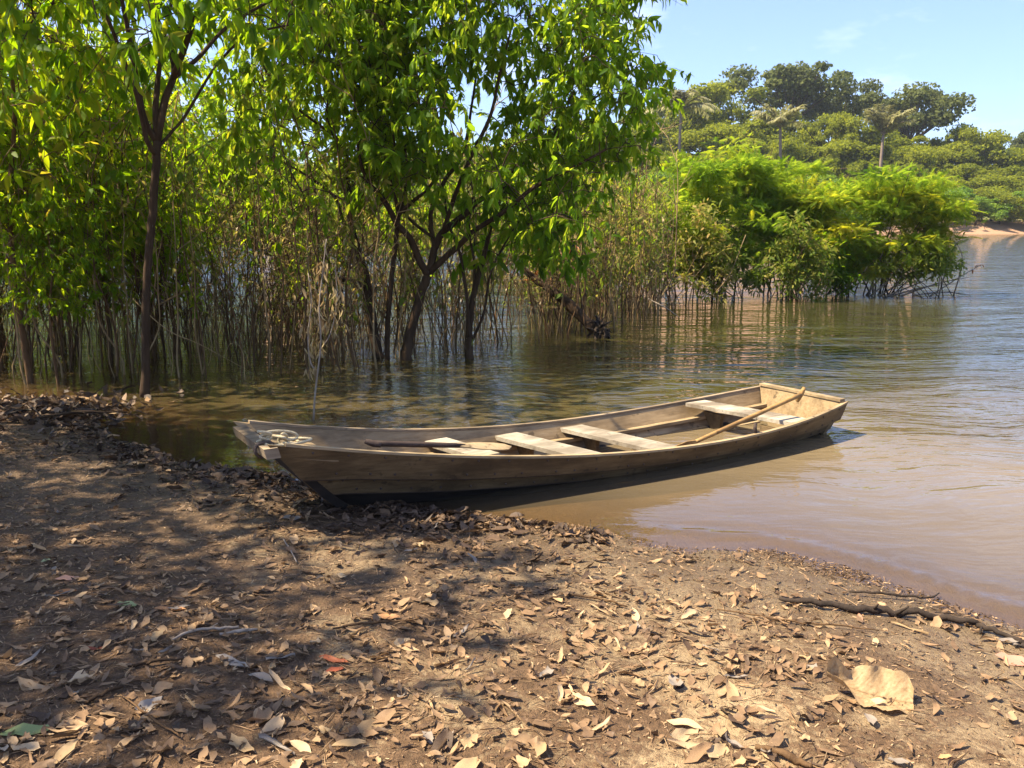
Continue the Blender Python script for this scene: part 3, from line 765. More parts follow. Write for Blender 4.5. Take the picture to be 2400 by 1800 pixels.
# --- thin stems and saplings standing in the water
def stem_meshes(seed, h, r, n_leaf, size, matkey, bark, lo=.45, bend=.12):
    rng = np.random.default_rng(seed); k = 7
    z = np.linspace(-.3, h, k); dx = np.cumsum(rng.normal(size=(k, 2)) * bend * h / k, 0); dx -= dx[1]
    cp = np.stack([dx[:, 0], dx[:, 1], z], -1); cpp = curve_pts(cp, 3)
    mb = MB(); mb.tube(cpp, np.linspace(r, r * .35, len(cpp)), 5)
    for q in range(rng.integers(4, 9)):
        j = rng.integers(len(cpp) // 3, len(cpp) - 2); a = cpp[j]; d = np.array([rng.normal(), rng.normal(), rng.uniform(.4, 2.0)]); d = d / np.linalg.norm(d) * h * rng.uniform(.12, .3)
        mb.tube(np.stack([a, a + d * .5 + rng.normal(size=3) * .02, a + d]), [r * .5, r * .35, r * .2], 4, cap=False)
        cpp = np.concatenate([cpp, densify([a, a + d], .08)])
    st = mb.mesh('stem', M[bark])
    if n_leaf == 0: return st, None, None, None
    c_ = cpp[cpp[:, 2] > h * lo]; base = c_[rng.integers(len(c_), size=n_leaf)] + rng.normal(size=(n_leaf, 3)) * .01
    side = rng.normal(size=(n_leaf, 3)); side[:, 2] *= .3
    d = nrm(nrm(side) * .7 + np.array([0, 0, -.55 if 'dry' not in matkey else -1.6])); fr = frames(d, nrm(np.array([0, 0, 1.0]) + rng.normal(size=(n_leaf, 3)) * .5))
    sz = size * rng.uniform(.6, 1.2, n_leaf); tint = rng.uniform(.15, .95, n_leaf)
    big = np.argsort(-sz)[:8]; rest = np.setdiff1d(np.arange(n_leaf), big)
    return st, foliage_mesh(base, fr, sz, tint, matkey, rest), (base, fr, sz, big), foliage_mesh(base, fr, sz, tint, matkey, np.arange(n_leaf))
KINDS = []
for s in range(4): KINDS.append(('green', stem_meshes(60 + s, [2.6, 2.2, 3.0, 1.9][s], [.011, .009, .013, .008][s], 48, .125, 'leaf_thicket', 'bark_brown', .42), 'leaf_thicket'))
for s in range(4): KINDS.append(('olive', stem_meshes(70 + s, [2.2, 1.8, 2.5, 1.5][s], [.010, .008, .012, .007][s], 60, .115, 'leaf_olive', 'bark_tan', .3), 'leaf_olive'))
for s in range(5): KINDS.append(('bare', stem_meshes(80 + s, [2.4, 1.6, 2.9, 1.1, 2.0][s], [.013, .009, .016, .006, .011][s], 7, .11, 'leaf_olive', ['bark_tan', 'bark_dark', 'bark_brown', 'bark_tan', 'bark_brown'][s], .6, .2), 'leaf_olive'))
NAMES = {'green': ('sapling', 'green sapling ', 'sapling', 'green saplings in the flooded thicket'),
         'olive': ('sapling', 'olive sapling ', 'sapling', 'olive saplings in the flooded thicket'),
         'bare': ('bare_stem', 'nearly leafless stem ', 'stem', 'bare stems in the flooded thicket')}
def put_stem(k, x, y, rng, sc=None):
    kind, (st, fo, lp, fo_all), mk = KINDS[k]; nm, lab, cat, grp = NAMES[kind]
    s_ = sc or rng.uniform(.75, 1.2); tx, ty = rng.normal() * .07, rng.normal() * .07
    ht = s_ * np.ptp(np.array([v_.co.z for v_ in st.vertices])) - .3
    adj = ('short ' if ht < 1.5 else 'tall ' if ht > 2.35 else 'middling ') + ('left leaning ' if ty < -.03 else 'right leaning ' if ty > .03 else 'upright ')
    t = thing(nm, adj + lab + where_left(x, y) + (', front row' if y < 10.6 else ', further back' if y > 13 else ''), cat, (x, y, 0), grp, rng.uniform(0, 6.28))
    t.scale = (s_, s_, s_)
    t.rotation_euler = (tx, ty, rng.uniform(0, 6.28))
    t.rotation_mode = 'ZYX'
    link('stem', st, t)
    if y < 11.5 and kind != 'bare':
        link('foliage', fo, t, kind='stuff'); leaf_parts(t, lp[0], lp[1], lp[2], lp[3], mk, rng, np.zeros(3))
    elif fo: link('foliage', fo_all, t, kind='stuff')
rng = np.random.default_rng(90)
FX, FY = [-6, -4.9, -3.8, -3.0, -2.0, -1.0, .2, 1.2, 2.2, 3.0, 3.6], [8.7, 8.7, 8.9, 9.3, 9.0, 10.0, 11.3, 12.2, 14.2, 16.3, 17.5]
cnt = 0
while cnt < 400:
    x = rng.uniform(-7.5, 3.4); y = np.interp(x, FX, FY) + rng.gamma(1.6, 1.7)
    if y > 17 or abs(x / y) > .66: continue
    if -8.7 < x < -5.0 and y > 16: continue
    p_ = 1200 + FPX * x / y
    if 480 < p_ < 640 and rng.random() < .45: continue
    if 800 < p_ < 1230 and rng.random() < .6: continue
    pk = np.array([3, 3, 3, 3, 1.2, 1.2, 1.2, 1.2, 4, 4, 4, 2.5, 4]) if x < -1.0 else np.array([1, 1, 1, 1, 4, 4, 4, 4, 3, 3, 3, 3, 3.0])
    k = rng.choice(13, p=pk / pk.sum())
    put_stem(int(k), x, y, rng); cnt += 1

rng = np.random.default_rng(95); mb = MB(); LP, LD, LS = [], [], []
cen = [(cx_, float(np.interp(cx_, FX, FY)) + .3 + rng.gamma(1.8, 1.9)) for cx_ in rng.uniform(-7.5, 4.2, 170)]
for q in range(1500):
    cq = cen[rng.integers(170)]; x = cq[0] + rng.normal() * .16; y = cq[1] + rng.normal() * .16
    if y > 18.5 or abs(x / y) > .66: continue
    h_ = rng.uniform(.5, 2.0) * (1.1 if x < 0 else .85); ln = rng.normal(size=2) * .36 * h_
    pl = np.array([[x, y, -.25], [x + ln[0] * .3 + rng.normal() * .03, y + ln[1] * .3, h_ * .35], [x + ln[0] * .6 + rng.normal() * .05, y + ln[1] * .6, h_ * .7], [x + ln[0] + rng.normal() * .05, y + ln[1], h_]])
    r_ = rng.uniform(.003, .007); mt = int(rng.random() < (.78 if x < -1.0 else .5)); mb.tube(pl, [r_, r_ * .9, r_ * .7, r_ * .35], 3, mat=mt, cap=False)
    for k in range(rng.integers(2, 6)):
        a_ = pl[1] + (pl[3] - pl[1]) * rng.random(); d_ = np.array([rng.normal(), rng.normal(), rng.uniform(-.2, 1.6)]); d_ *= rng.uniform(.12, .4) / np.linalg.norm(d_); mb.tube(np.stack([a_, a_ + d_]), [r_ * .5, r_ * .25], 3, mat=mt, cap=False)
        for w_ in range(rng.integers(1, 4)): LP.append(a_ + d_ * rng.uniform(.4, 1)); LD.append(d_ / np.linalg.norm(d_) * .5 + rng.normal(size=3) * .5 + [0, 0, -.6]); LS.append(rng.uniform(.05, .11))
link('undergrowth', mb.mesh('undergrowth', [M['bark_tan'], M['bark_brown']]), None, 'stuff', 'dense tangle of thin tan stems standing in the shallow water', 'undergrowth')
LP, LD, LS = np.array(LP), np.array(LD), np.array(LS); mb = MB(); fr = frames(nrm(LD)); tt = rng.uniform(.3, 1, len(LP))
for k in range(3): mb.stamp(LT[k][0], LT[k][1], LP[k::3], fr[k::3], LS[k::3], tt[k::3], 0 if k else 1)
link('undergrowth_leaves', mb.mesh('undergrowth_leaves', [M['leaf_olive'], M['leaf_dry']]), None, 'stuff', 'small yellowing leaves among the tangled thin stems', 'undergrowth')

# --- the dry plant with pale hanging leaves just behind the boat
rng = np.random.default_rng(91)
t = thing('dry_plant', 'dead plant hung with pale dry leaves behind the boat, left of the leaning tree', 'plant', tuple(at_z(735, 985)))
o0 = at_z(735, 985); yy = o0[1]
tops = [[(735, 985), (738, 930), (745, 870), (752, 800), (748, 720), (756, 640), (765, 560)], [(745, 870), (728, 850), (722, 790), (730, 700), (722, 640)], [(750, 820), (775, 780), (790, 700), (785, 620)]]
sk = []
for k, pl in enumerate(tops):
    q = np.array([at_y(a, b, yy + .05 * k) for a, b in pl]) - o0; q = curve_pts(q, 3); sk.append(densify(q, .04)[10:] if k == 0 else densify(q, .04))
    mb = MB(); mb.tube(q, np.linspace(.009 - .002 * k, .003, len(q)), 5); link('stem', mb.mesh('stem', M['bark_pale']), t)
sk = np.concatenate(sk); nL = 170
base = sk[rng.integers(len(sk), size=nL)] + rng.normal(size=(nL, 3)) * np.array([.045, .045, .01]); base = base[base[:, 2] > .35]; nL = len(base)
d = nrm(np.array([0, 0, -1.0]) + rng.normal(size=(nL, 3)) * .28); fr = frames(d, nrm(rng.normal(size=(nL, 3)))); sz = rng.uniform(.05, .125, nL)
leaf_parts(t, base, fr * np.array([1, .62, 1])[None, :, None], sz, range(nL), 'leaf_dry', rng, np.zeros(3))

# --- fallen log with a torn root plate
t = thing('fallen_log', 'dark fallen log slanting into the water with a tangled root ball', 'log', tuple(at_z(1408, 790)))
o0 = at_z(1408, 790); yy = o0[1]; rng = np.random.default_rng(92)
q = curve_pts(np.array([at_y(a, b, yy + dy) for a, b, dy in [(1205, 612, .5), (1250, 650, .4), (1300, 685, .25), (1345, 725, .12), (1395, 775, 0)]]) - o0, 4)
mb = MB(); mb.tube(q, np.linspace(.045, .085, len(q)) * (1 + .12 * rng.normal(size=len(q))), 9); link('trunk', mb.mesh('trunk', M['bark_dark']), t)
mb = MB(); cc = at_y(1405, 772, yy) - o0
for k in range(46):
    dd_ = nrm(rng.normal(size=3)); ln = rng.uniform(.1, .26)
    mb.tube(curve_pts([cc + dd_ * .03, cc + dd_ * ln * .6 + rng.normal(size=3) * .03, cc + dd_ * ln + np.array([0, 0, -.05]) + rng.normal(size=3) * .03], 3), np.linspace(.035, .006, 7), 5)
link('root_ball', mb.mesh('root_ball', M['bark_wet']), t)

# --- stray leaning and fallen sticks in the thicket
def stick(name, label, cat, pts, rad, mat, group=None, n_=6, dense=4):
    pts = np.asarray(pts, float); o0 = pts[0].copy(); q = curve_pts(pts - o0, dense)
    rr = np.interp(np.linspace(0, 1, len(q)), np.linspace(0, 1, len(rad)), rad) * (1 + .3 * (R.random(len(q)) - .5))
    q[1:-1] += R.normal(size=q[1:-1].shape) * rr[1:-1, None] * .35
    mb = MB(); mb.tube(q, rr, n_)
    for j in R.integers(1, max(2, len(q) - 1), size=len(q) // 6): 
        d_ = R.normal(size=3); d_[2] = abs(d_[2]) * .6; d_ = d_ / np.linalg.norm(d_) * rr[j] * R.uniform(3, 7); mb.tube(np.stack([q[j], q[j] + d_]), [rr[j] * .5, rr[j] * .25], 4)
    return link(name, mb.mesh(name, M[mat]), None, None, label, cat, group, o0.tolist())
stick('dead_branch', 'pale straight stick leaning into the water right of the slim dark tree', 'branch', [at_y(312, 700, 8.8), at_y(345, 733, 8.75), at_y(400, 778, 8.8), at_y(465, 806, 8.9), at_y(570, 862, 9.1)], [.003, .005, .006, .005, .003], 'bark_tan')
stick('dead_branch', 'pale bare branch curving up to the right behind the slim dark tree', 'branch', [at_y(370, 715, 10), at_y(430, 686, 10), at_y(500, 665, 10), at_y(555, 645, 10.1)], [.009, .008, .006, .003], 'bark_tan')
stick('dead_branch', 'thin pale stick lying slanted in the water right of the root ball', 'branch', [at_y(1520, 700, 13.4), at_y(1560, 722, 13.3), at_z(1592, 744)], [.007, .009, .007], 'bark_pale')
stick('bent_stem', 'pale stem bent over in an arch beside the leaning tree base', 'stem', [at_z(852, 838), at_y(852, 800, 9.9), at_y(862, 786, 9.9), at_y(880, 786, 9.9), at_y(893, 800, 10)], [.004, .006, .006, .005, .003], 'bark_tan')
stick('bent_stem', 'arched reed bent over the water between slim dark tree and dry plant', 'stem', [at_z(574, 890), at_y(570, 830, 9.2), at_y(555, 806, 9.2), at_y(538, 808, 9.2), at_y(525, 835, 9.2)], [.005, .0045, .004, .003, .002], 'bark_tan')

# ------------------------------------------------------------------ bushes in the water, right
FT = [frond_template(9, .055, .3, .38), frond_template(8, .06, .15, .42)]
def bush(label, x, y, lobes, n_fr, size, matkey, seed, stems, kind='frond', tint=(.1, .9), group='feathery bushes standing in the water', name='feathery_bush', bark='bark_dark', stem_r=.028):
    rng = np.random.default_rng(seed)
    t = thing(name, label, 'bush', (x, y, 0), group)
    P, N_ = [], []
    LB = []
    for (cx, cy, cz, rx, ry, rz, wgt) in lobes:
        for q in range(12):
            w_ = nrm(rng.normal(size=3)) * rng.uniform(.3, 1.15); f_ = rng.uniform(.24, .5)
            LB.append((cx + w_[0] * rx, cy + w_[1] * ry, cz + w_[2] * rz, rx * f_ * 1.15, ry * f_ * 1.15, rz * f_ * (.75 if kind == 'frond' else 1.1), wgt / 12 * 1.05))
    TT = []
    for (cx, cy, cz, rx, ry, rz, wgt) in LB:
        k = max(int(n_fr * wgt * (1.45 if kind == 'frond' else 1)), 3); lt = rng.normal() * .16; u = nrm(rng.normal(size=(k, 3))); u[:, 2] = np.where((u[:, 2] < -.3) & (rng.random(k) < .7), -u[:, 2], u[:, 2])
        rad = (rng.random(k) ** .4 * rng.uniform(.7, 1.4, k))[:, None]; q = u * rad
        ok = rng.random(k) < .92; TT.append(np.full(ok.sum(), lt))
        P.append((np.array([cx, cy, cz]) + q * np.array([rx, ry, rz]))[ok]); N_.append(u[ok])
    P, N_, TT = np.concatenate(P), np.concatenate(N_), np.concatenate(TT)
    mb = MB()
    if kind == 'frond':
        d = nrm(N_ * np.array([1, 1, .15]) + rng.normal(size=P.shape) * np.array([.7, .7, .5]) + np.array([0, 0, -.05])); up = nrm(np.array([0, 0, 1.0]) + N_ * .3 + rng.normal(size=P.shape) * .4)
        fr = frames(d, up); sz = size * rng.uniform(.6, 1.2, len(P)); tt = np.clip(rng.normal(np.mean(tint) + .16, .17, len(P)) + TT, 0, 1)
        for k in range(2): V, F = FT[k]; mb.stamp(V, F, P[k::2], fr[k::2], sz[k::2], tt[k::2])
        for k in range(3):
            Q = P[k::3][::2] + rng.normal(size=P[k::3][::2].shape) * .10; mb.stamp(LT[k][0], LT[k][1], Q, frames(nrm(rng.normal(size=Q.shape) + [0, 0, -.2])), rng.uniform(.07, .14, len(Q)), np.clip(tt[k::3][::2] + rng.normal(size=len(Q)) * .15, 0, 1))
    else:
        d = nrm(N_ * .6 + rng.normal(size=P.shape) * .7 + np.array([0, 0, -.35])); fr = frames(d, nrm(np.array([0, 0, 1.0]) + rng.normal(size=P.shape) * .6)); sz = size * rng.uniform(.6, 1.2, len(P)); tt = rng.uniform(*tint, len(P))
        for k in range(3): V, F = LT[k]; mb.stamp(V, F, P[k::3], fr[k::3], sz[k::3], tt[k::3])
    link('foliage', mb.mesh('foliage', M[matkey]), t, kind='stuff')
    for k in range(stems):
        l_ = lobes[rng.integers(len(lobes))]; b0 = np.array([rng.normal() * .38, rng.normal() * .25, -.35]); tp = np.array(l_[:3]) + rng.normal(size=3) * np.array(l_[3:6]) * .45
        md = b0 * .55 + tp * .45 + np.array([0, 0, .15]) + rng.normal(size=3) * .12
        q = curve_pts([b0, b0 * .8 + md * .2 + rng.normal(size=3) * .05, md, tp], 4); mb = MB(); mb.tube(q, np.linspace(stem_r * rng.uniform(.5, 1.1), .006, len(q)), 6)
        link('stem', mb.mesh('stem', M[bark]), t)
    return t
# (x, y, z, rx, ry, rz, weight) of every lobe
bush('tall rounded feathery bush in the water, left end of the row beneath the palms', 4.55, 19.2, [(-.3, 0, 2.25, 1.15, 1.0, .75, .4), (.7, .1, 2.55, 1.0, .9, .55, .35), (.1, -.2, 1.5, 1.25, .9, .5, .25), (.0, -.3, .8, 1.1, .8, .4, .22)], 3230, .235, 'leaf_feather', 101, 12, tint=(.1, .75))
bush('feathery bush with a dead brown top in front, middle of the row', 6.05, 19.6, [(-.2, .2, 2.1, .9, .8, .6, .4), (.4, 0, 1.75, .9, .8, .5, .3), (-.1, -.3, 1.2, .9, .8, .5, .3), (.2, -.3, .7, .9, .7, .4, .25)], 2470, .235, 'leaf_feather', 102, 12, tint=(.1, .8))
bush('broad bright feathery bush in the water at the right end of the row', 8.1, 19.4, [(-.5, 0, 2.15, 1.2, 1.0, .5, .3), (.7, .1, 1.95, 1.0, .9, .5, .25), (-.2, -.4, 1.45, 1.3, .8, .55, .3), (.6, -.3, 1.0, .7, .6, .45, .15), (-.6, -.3, .75, .8, .6, .4, .2)], 3800, .235, 'leaf_feather', 103, 16, tint=(.2, .95))
bush('yellow green feathery bush low in the water, left of the tall rounded one', 3.15, 18.3, [(0, 0, 1.45, .8, .7, .5, .6), (.5, -.2, .95, .6, .5, .35, .4)], 1330, .235, 'leaf_feather', 104, 9, tint=(.5, .9))
bush('feathery bush set back between the tall rounded and the broad bush', 6.9, 21.0, [(0, 0, 1.9, 1.5, 1.0, .75, .7), (-1.0, 0, 1.5, .8, .8, .7, .3), (0, 0, 1.0, 1.2, .8, .5, .3)], 2280, .235, 'leaf_feather', 105, 8, tint=(.1, .7))
bush('olive leafy bush growing out of the water in front of the middle feathery bush', 5.75, 17.9, [(0, 0, .95, .62, .5, .55, .6), (-.35, -.1, .42, .5, .4, .4, .25), (.4, -.1, .38, .5, .4, .38, .25)], 2400, .13, 'leaf_olive', 106, 10, 'leaf', (.25, .95), 'olive bushes standing in the water', 'leafy_bush', 'bark_brown', .014)
bush('shaded olive bush in the water under the tall rounded feathery bush', 4.3, 18.2, [(0, 0, .85, .7, .5, .5, .6), (.5, 0, .55, .5, .4, .4, .4)], 1700, .13, 'leaf_olive', 107, 10, 'leaf', (.05, .6), 'olive bushes standing in the water', 'leafy_bush', 'bark_dark', .014)
bush('small yellowish bush in the water right of the root ball', 2.45, 16.9, [(0, 0, 1.15, .55, .45, .6, .7), (.2, 0, .55, .4, .4, .4, .3)], 1300, .13, 'leaf_olive', 108, 9, 'leaf', (.3, 1), 'olive bushes standing in the water', 'leafy_bush', 'bark_brown', .013)
bush('yellowish leafy bush with drooping leaves under the right end of the big crown', 1.75, 15.6, [(0, 0, 1.25, .6, .5, .65, .7), (-.2, 0, .6, .4, .4, .4, .3)], 1300, .13, 'leaf_olive', 109, 9, 'leaf', (.3, 1), 'olive bushes standing in the water', 'leafy_bush', 'bark_brown', .013)
bush('dark leafy bush at the foot of the middle feathery bush', 6.6, 18.8, [(0, 0, .75, .75, .5, .5, .7), (.5, 0, .4, .4, .4, .3, .3)], 1800, .14, 'leaf_thicket', 110, 10, 'leaf', (.0, .5), 'olive bushes standing in the water', 'leafy_bush', 'bark_dark', .014)
bush('brownish leafy bush at the foot of the broad bright bush', 8.6, 18.7, [(0, 0, .7, .75, .5, .45, .7), (-.7, 0, .6, .5, .4, .4, .3)], 1500, .13, 'leaf_olive', 111, 14, 'leaf', (.1, .7), 'olive bushes standing in the water', 'leafy_bush', 'bark_dark', .014)
bush('rust coloured dead bush hanging over the fallen log', .62, 12.9, [(0, 0, 1.12, .28, .25, .16, .7), (-.2, 0, .8, .2, .2, .16, .3)], 190, .11, 'leaf_rust', 112, 5, 'leaf', (.2, .9), None, 'leafy_bush', 'bark_brown', .01)
bush('light green bush filling the gap between the big crown and the tall rounded bush', 2.9, 20.0, [(0, 0, 1.7, 1.3, .9, .8, .6), (.6, -.2, 1.0, 1.0, .8, .6, .4)], 2600, .235, 'leaf_feather', 113, 10, tint=(.3, 1))
bush('leafy light green bush partly hidden behind the right end of the big crown', 1.2, 18.6, [(0, 0, 1.6, 1.0, .8, .75, .6), (.3, -.2, .8, .8, .7, .5, .4)], 2200, .14, 'leaf_thicket', 114, 10, 'leaf', (.35, 1), 'olive bushes standing in the water', 'leafy_bush', 'bark_brown', .014)
bush('pale yellowish leafy bush standing in the water just left of the olive bush', 3.7, 17.6, [(0, 0, 1.2, .6, .5, .7, .6), (.2, 0, .5, .6, .5, .4, .4)], 1700, .13, 'leaf_olive', 115, 10, 'leaf', (.4, 1), 'olive bushes standing in the water', 'leafy_bush', 'bark_tan', .013)
bush('dense green leafy bush closing the dip between the middle and the broad feathery bush', 7.1, 19.2, [(0, 0, 1.2, .8, .6, .8, .6), (.2, 0, .6, .7, .6, .5, .4)], 2200, .14, 'leaf_thicket', 116, 10, 'leaf', (.3, .9), 'olive bushes standing in the water', 'leafy_bush', 'bark_dark', .014)
# bushes behind the trees, on the left and centre, catching the sun
rngb = np.random.default_rng(120)
for i, (x, y, h) in enumerate([(-1.4, 30.5, 1.7), (1.0, 24.5, 2.0), (2.7, 22.5, 2.2), (-3.9, 31.5, 1.6), (-10.8, 25.5, 4.2), (-13.5, 27, 4.6), (-16.4, 28, 5.2), (-9.2, 28.5, 3.6), (-19, 31, 5.6),
        (-7.6, 20, 3.9), (-9.8, 22.5, 4.6), (-4.9, 18.6, 2.7), (-5.9, 24, 3.4), (-3.0, 24.2, 2.0), (-.3, 27.3, 2.0), (1.5, 19.4, 2.4)]):
    bush('bright feathery bush in the water ' + ['behind the leaning tree', 'behind the forked tree', 'behind the fallen log', 'behind the dry plant', 'seen right of the slim dark tree, nearer one', 'seen behind the slim dark tree', 'seen left of the slim dark tree', 'seen right of the slim dark tree, farther one', 'behind the thicket by the left edge',
          'in the gap right of the slim dark tree', 'far behind the slim dark tree, tall one', 'left of the leaning tree, low one', 'farther back left of the leaning tree', 'just behind the leaning tree, low one', 'just behind the slim tree with the black base', 'just behind the fallen log'][i],
         x, y, [(0, 0, h * .72, h * .5, h * .4, h * .3, .6), (h * .25, 0, h * .45, h * .4, h * .3, h * .28, .4)], int(700 + 260 * h), .28, 'leaf_feather', 130 + i, 5, tint=(.3, 1))

# dead pale branches fanning out at the right end of the row
t = thing('dead_bush', 'fan of bare pale dead branches leaning right out of the water', 'bush', tuple(at_z(2050, 692))); o0 = at_z(2050, 692); rng = np.random.default_rng(140)
for (x0, y0_, x1, y1_) in [(2030, 692, 2110, 575), (2040, 694, 2150, 560), (2050, 694, 2095, 600), (2060, 694, 2175, 610), (2075, 695, 2210, 640), (2035, 693, 2080, 560), (2110, 694, 2270, 650), (2085, 695, 2240, 665)]:
    a, b = at_z(x0, y0_), at_y(x1, y1_, 18.9 + rng.normal() * .3)
    q = curve_pts([a - o0, a * .5 + b * .5 - o0 + rng.normal(size=3) * .07, b - o0], 4); mb = MB(); mb.tube(q, np.linspace(.022, .006, len(q)), 5)
    link('branch', mb.mesh('branch', M['bark_pale']), t)
def small_sprig(label, pl, ydist, nl, matkey, seed, leaf=.13):
    rng = np.random.default_rng(seed); o0 = at_z(*pl[0])
    t = thing('leafy_branch', label, 'branch', tuple(o0)); q = curve_pts(np.array([o0] + [at_y(a, b, ydist) for a, b in pl[1:]]) - o0, 4)
    mb = MB(); mb.tube(q, np.linspace(.018, .006, len(q)), 5); link('stem', mb.mesh('stem', M['bark_pale']), t)
    dn = densify(q, .05); dn = dn[len(dn) // 2:]; base = dn[rng.integers(len(dn), size=nl)]
    d = nrm(rng.normal(size=(nl, 3)) + np.array([.3, 0, .1])); fr = frames(d); leaf_parts(t, base, fr, leaf * rng.uniform(.7, 1.3, nl), range(nl), matkey, rng, np.zeros(3))
small_sprig('bare branch tipped with yellow green leaves leaning out right of the bushes', [(2200, 694), (2215, 640), (2230, 590), (2262, 545)], 19, 26, 'leaf_feather', 141)
small_sprig('thin branch with a few leaves rising just right of the dead branches', [(2235, 692), (2250, 640), (2255, 600), (2240, 565)], 19, 16, 'leaf_feather', 142)
small_sprig('low branch with reddish leaves reaching right over the open water', [(2180, 694), (2240, 655), (2300, 620)], 19, 12, 'leaf_rust', 143, .1)
stick('dead_branch', 'bare grey branch floating on the water at the right end of the bushes', 'branch', [at_z(2140, 695) + [0, 0, .02], at_z(2210, 690) + [0, 0, .05], at_z(2275, 694) + [0, 0, .02]], [.02, .016, .008], 'bark_pale')

# ------------------------------------------------------------------ far shore: trees, bushes, palms
def far_tree_meshes(seed, kind, matkey):
    rng = np.random.default_rng(seed); mb = MB(); tb = MB()
    if kind == 'umbrella':
        lob = [(rng.normal() * .26, rng.normal() * .26, .72 + rng.uniform(-.12, .18), rng.choice([.07, .10, .13, .17, .22], p=[.25, .27, .25, .15, .08])) for _ in range(26)]
    elif kind == 'round':
        lob = [(rng.normal() * .20, rng.normal() * .20, rng.uniform(.22, .82), rng.choice([.07, .10, .13, .17, .22], p=[.25, .27, .25, .15, .08])) for _ in range(26)]
    else:
        lob = [(rng.normal() * .38, rng.normal() * .38, rng.uniform(.2, .72), rng.choice([.07, .10, .13, .17, .22], p=[.25, .27, .25, .15, .08])) for _ in range(26)]
    tp = np.array([[0, 0, -.15], [.01, .0, .25], [rng.normal() * .03, 0, .55]]); tb.tube(curve_pts(tp, 3), np.linspace(.03, .014, 7), 6)
    P, N_, T_ = [], [], []
    for (cx, cy_, cz, r_) in lob:
        tb.tube(curve_pts([tp[1] * .5 + tp[2] * .5, np.array([cx * .5, cy_ * .5, (cz + .4) / 2]), np.array([cx, cy_, cz])], 3), np.linspace(.012, .004, 7), 4, cap=False)
        k = int(8500 * r_ ** 1.6) + 40; u = nrm(rng.normal(size=(k, 3))); u[:, 2] = np.abs(u[:, 2]) * np.where(rng.random(k) < .25, -1, 1)
        P.append(np.array([cx, cy_, cz]) + u * (r_ * rng.uniform(.4, 1.25, (k, 1)) * np.array([1, 1, .62]))); N_.append(u); T_.append(np.full(k, rng.uniform(.25, .75)))
    P, N_, T_ = np.concatenate(P), np.concatenate(N_), np.concatenate(T_)
    V = np.array([[-.5, -.3, 0], [.1, -.5, .08], [.6, 0, -.05], [.1, .45, .1], [-.45, .25, -.05]]); F = np.array([[0, 1, 2], [0, 2, 3], [0, 3, 4]])
    fr = frames(nrm(rng.normal(size=P.shape)), nrm(N_ + rng.normal(size=P.shape) * .55 + [0, 0, .3]))
    mb.stamp(V, F, P, fr, .030 * rng.uniform(.6, 1.3, len(P)), np.clip(T_ + rng.normal(size=len(P)) * .25, 0, 1))
    return tb.mesh('trunk', M['bark_dark']), mb.mesh('crown', M[matkey], False)
FAR = {}
for s in range(3):
    FAR['umbrella', s] = far_tree_meshes(200 + s, 'umbrella', 'leaf_far_dark')
    FAR['round', s] = far_tree_meshes(210 + s, 'round', 'leaf_far')
    FAR['low', s] = far_tree_meshes(220 + s, 'low', 'leaf_far_lime')
    FAR['mid', s] = far_tree_meshes(230 + s, 'low', 'leaf_far')
def put_far(kind, s, px, top_py, y, width, label, group, name, cat, rng, zbase=None):
    x = (px - 1200) / FPX * (y * CP)
    g = float(ground_z(x, y)); zt = at_y(px, top_py, y)[2]; h = max(zt - g, 1.5) / .93
    t = thing(name, label, cat, (x, y, g - .2), group, rng.uniform(0, 6.28)); t.scale = (width * rng.uniform(.8, 1.2), width * rng.uniform(.8, 1.2), h)
    link('trunk', FAR[kind, s][0], t); link('crown', FAR[kind, s][1], t)
rng = np.random.default_rng(300)
put_far('umbrella', 0, 1838, 162, 138, 15.5, 'tallest dark spreading tree on the skyline between two palms', None, 'hill_tree', 'tree', rng)
put_far('umbrella', 1, 1945, 205, 140, 9.0, 'dark spreading tree on the skyline touching the tallest one on its right', None, 'hill_tree', 'tree', rng)
put_far('umbrella', 2, 2120, 218, 132, 12.5, 'dark wide flat topped tree on the skyline behind the palm furthest right', None, 'hill_tree', 'tree', rng)
put_far('round', 0, 2210, 290, 128, 8.0, 'dark rounded tree on the skyline sloping down from the flat topped tree', None, 'hill_tree', 'tree', rng)
put_far('round', 1, 1665, 190, 132, 11.5, 'high rounded grey green tree on the skyline right of the slender palm', None, 'hill_tree', 'tree', rng)
put_far('umbrella', 1, 1610, 205, 145, 10.0, 'hazy open tree on the skyline behind the slender palm', None, 'hill_tree', 'tree', rng)
put_far('round', 2, 1735, 260, 122, 12.0, 'broad rounded olive tree below the tallest skyline tree', None, 'hill_tree', 'tree', rng)
put_far('round', 0, 1930, 262, 120, 8.5, 'bright green rounded tree on the hill right of the middle palm', None, 'hill_tree', 'tree', rng)
put_far('round', 1, 2300, 310, 125, 9.0, 'rounded green tree on the low skyline near the right edge', None, 'hill_tree', 'tree', rng)
put_far('umbrella', 0, 2392, 312, 150, 7.0, 'small dark tree on the skyline at the right edge', None, 'hill_tree', 'tree', rng)
put_far('round', 2, 2000, 290, 118, 7.0, 'small dark rounded tree in the dip of the skyline', None, 'hill_tree', 'tree', rng)
SKX, SKT = [-1500, 0, 600, 1200, 1500, 1620, 1760, 1980, 2100, 2250, 2400, 2700], [330, 340, 380, 330, 250, 230, 230, 300, 310, 335, 345, 350]
def where_far(px):
    if px < 300: return 'behind the thicket on the left'
    if px < 1000: return 'behind the leaning tree'
    if px < 1520: return 'behind the big crown'
    if px < 1700: return 'near the slender palm'
    if px < 1880: return 'near the middle palm'
    if px < 2060: return 'left of the palm furthest right'
    if px < 2230: return 'right of the palm furthest right'
    return 'near the right edge'
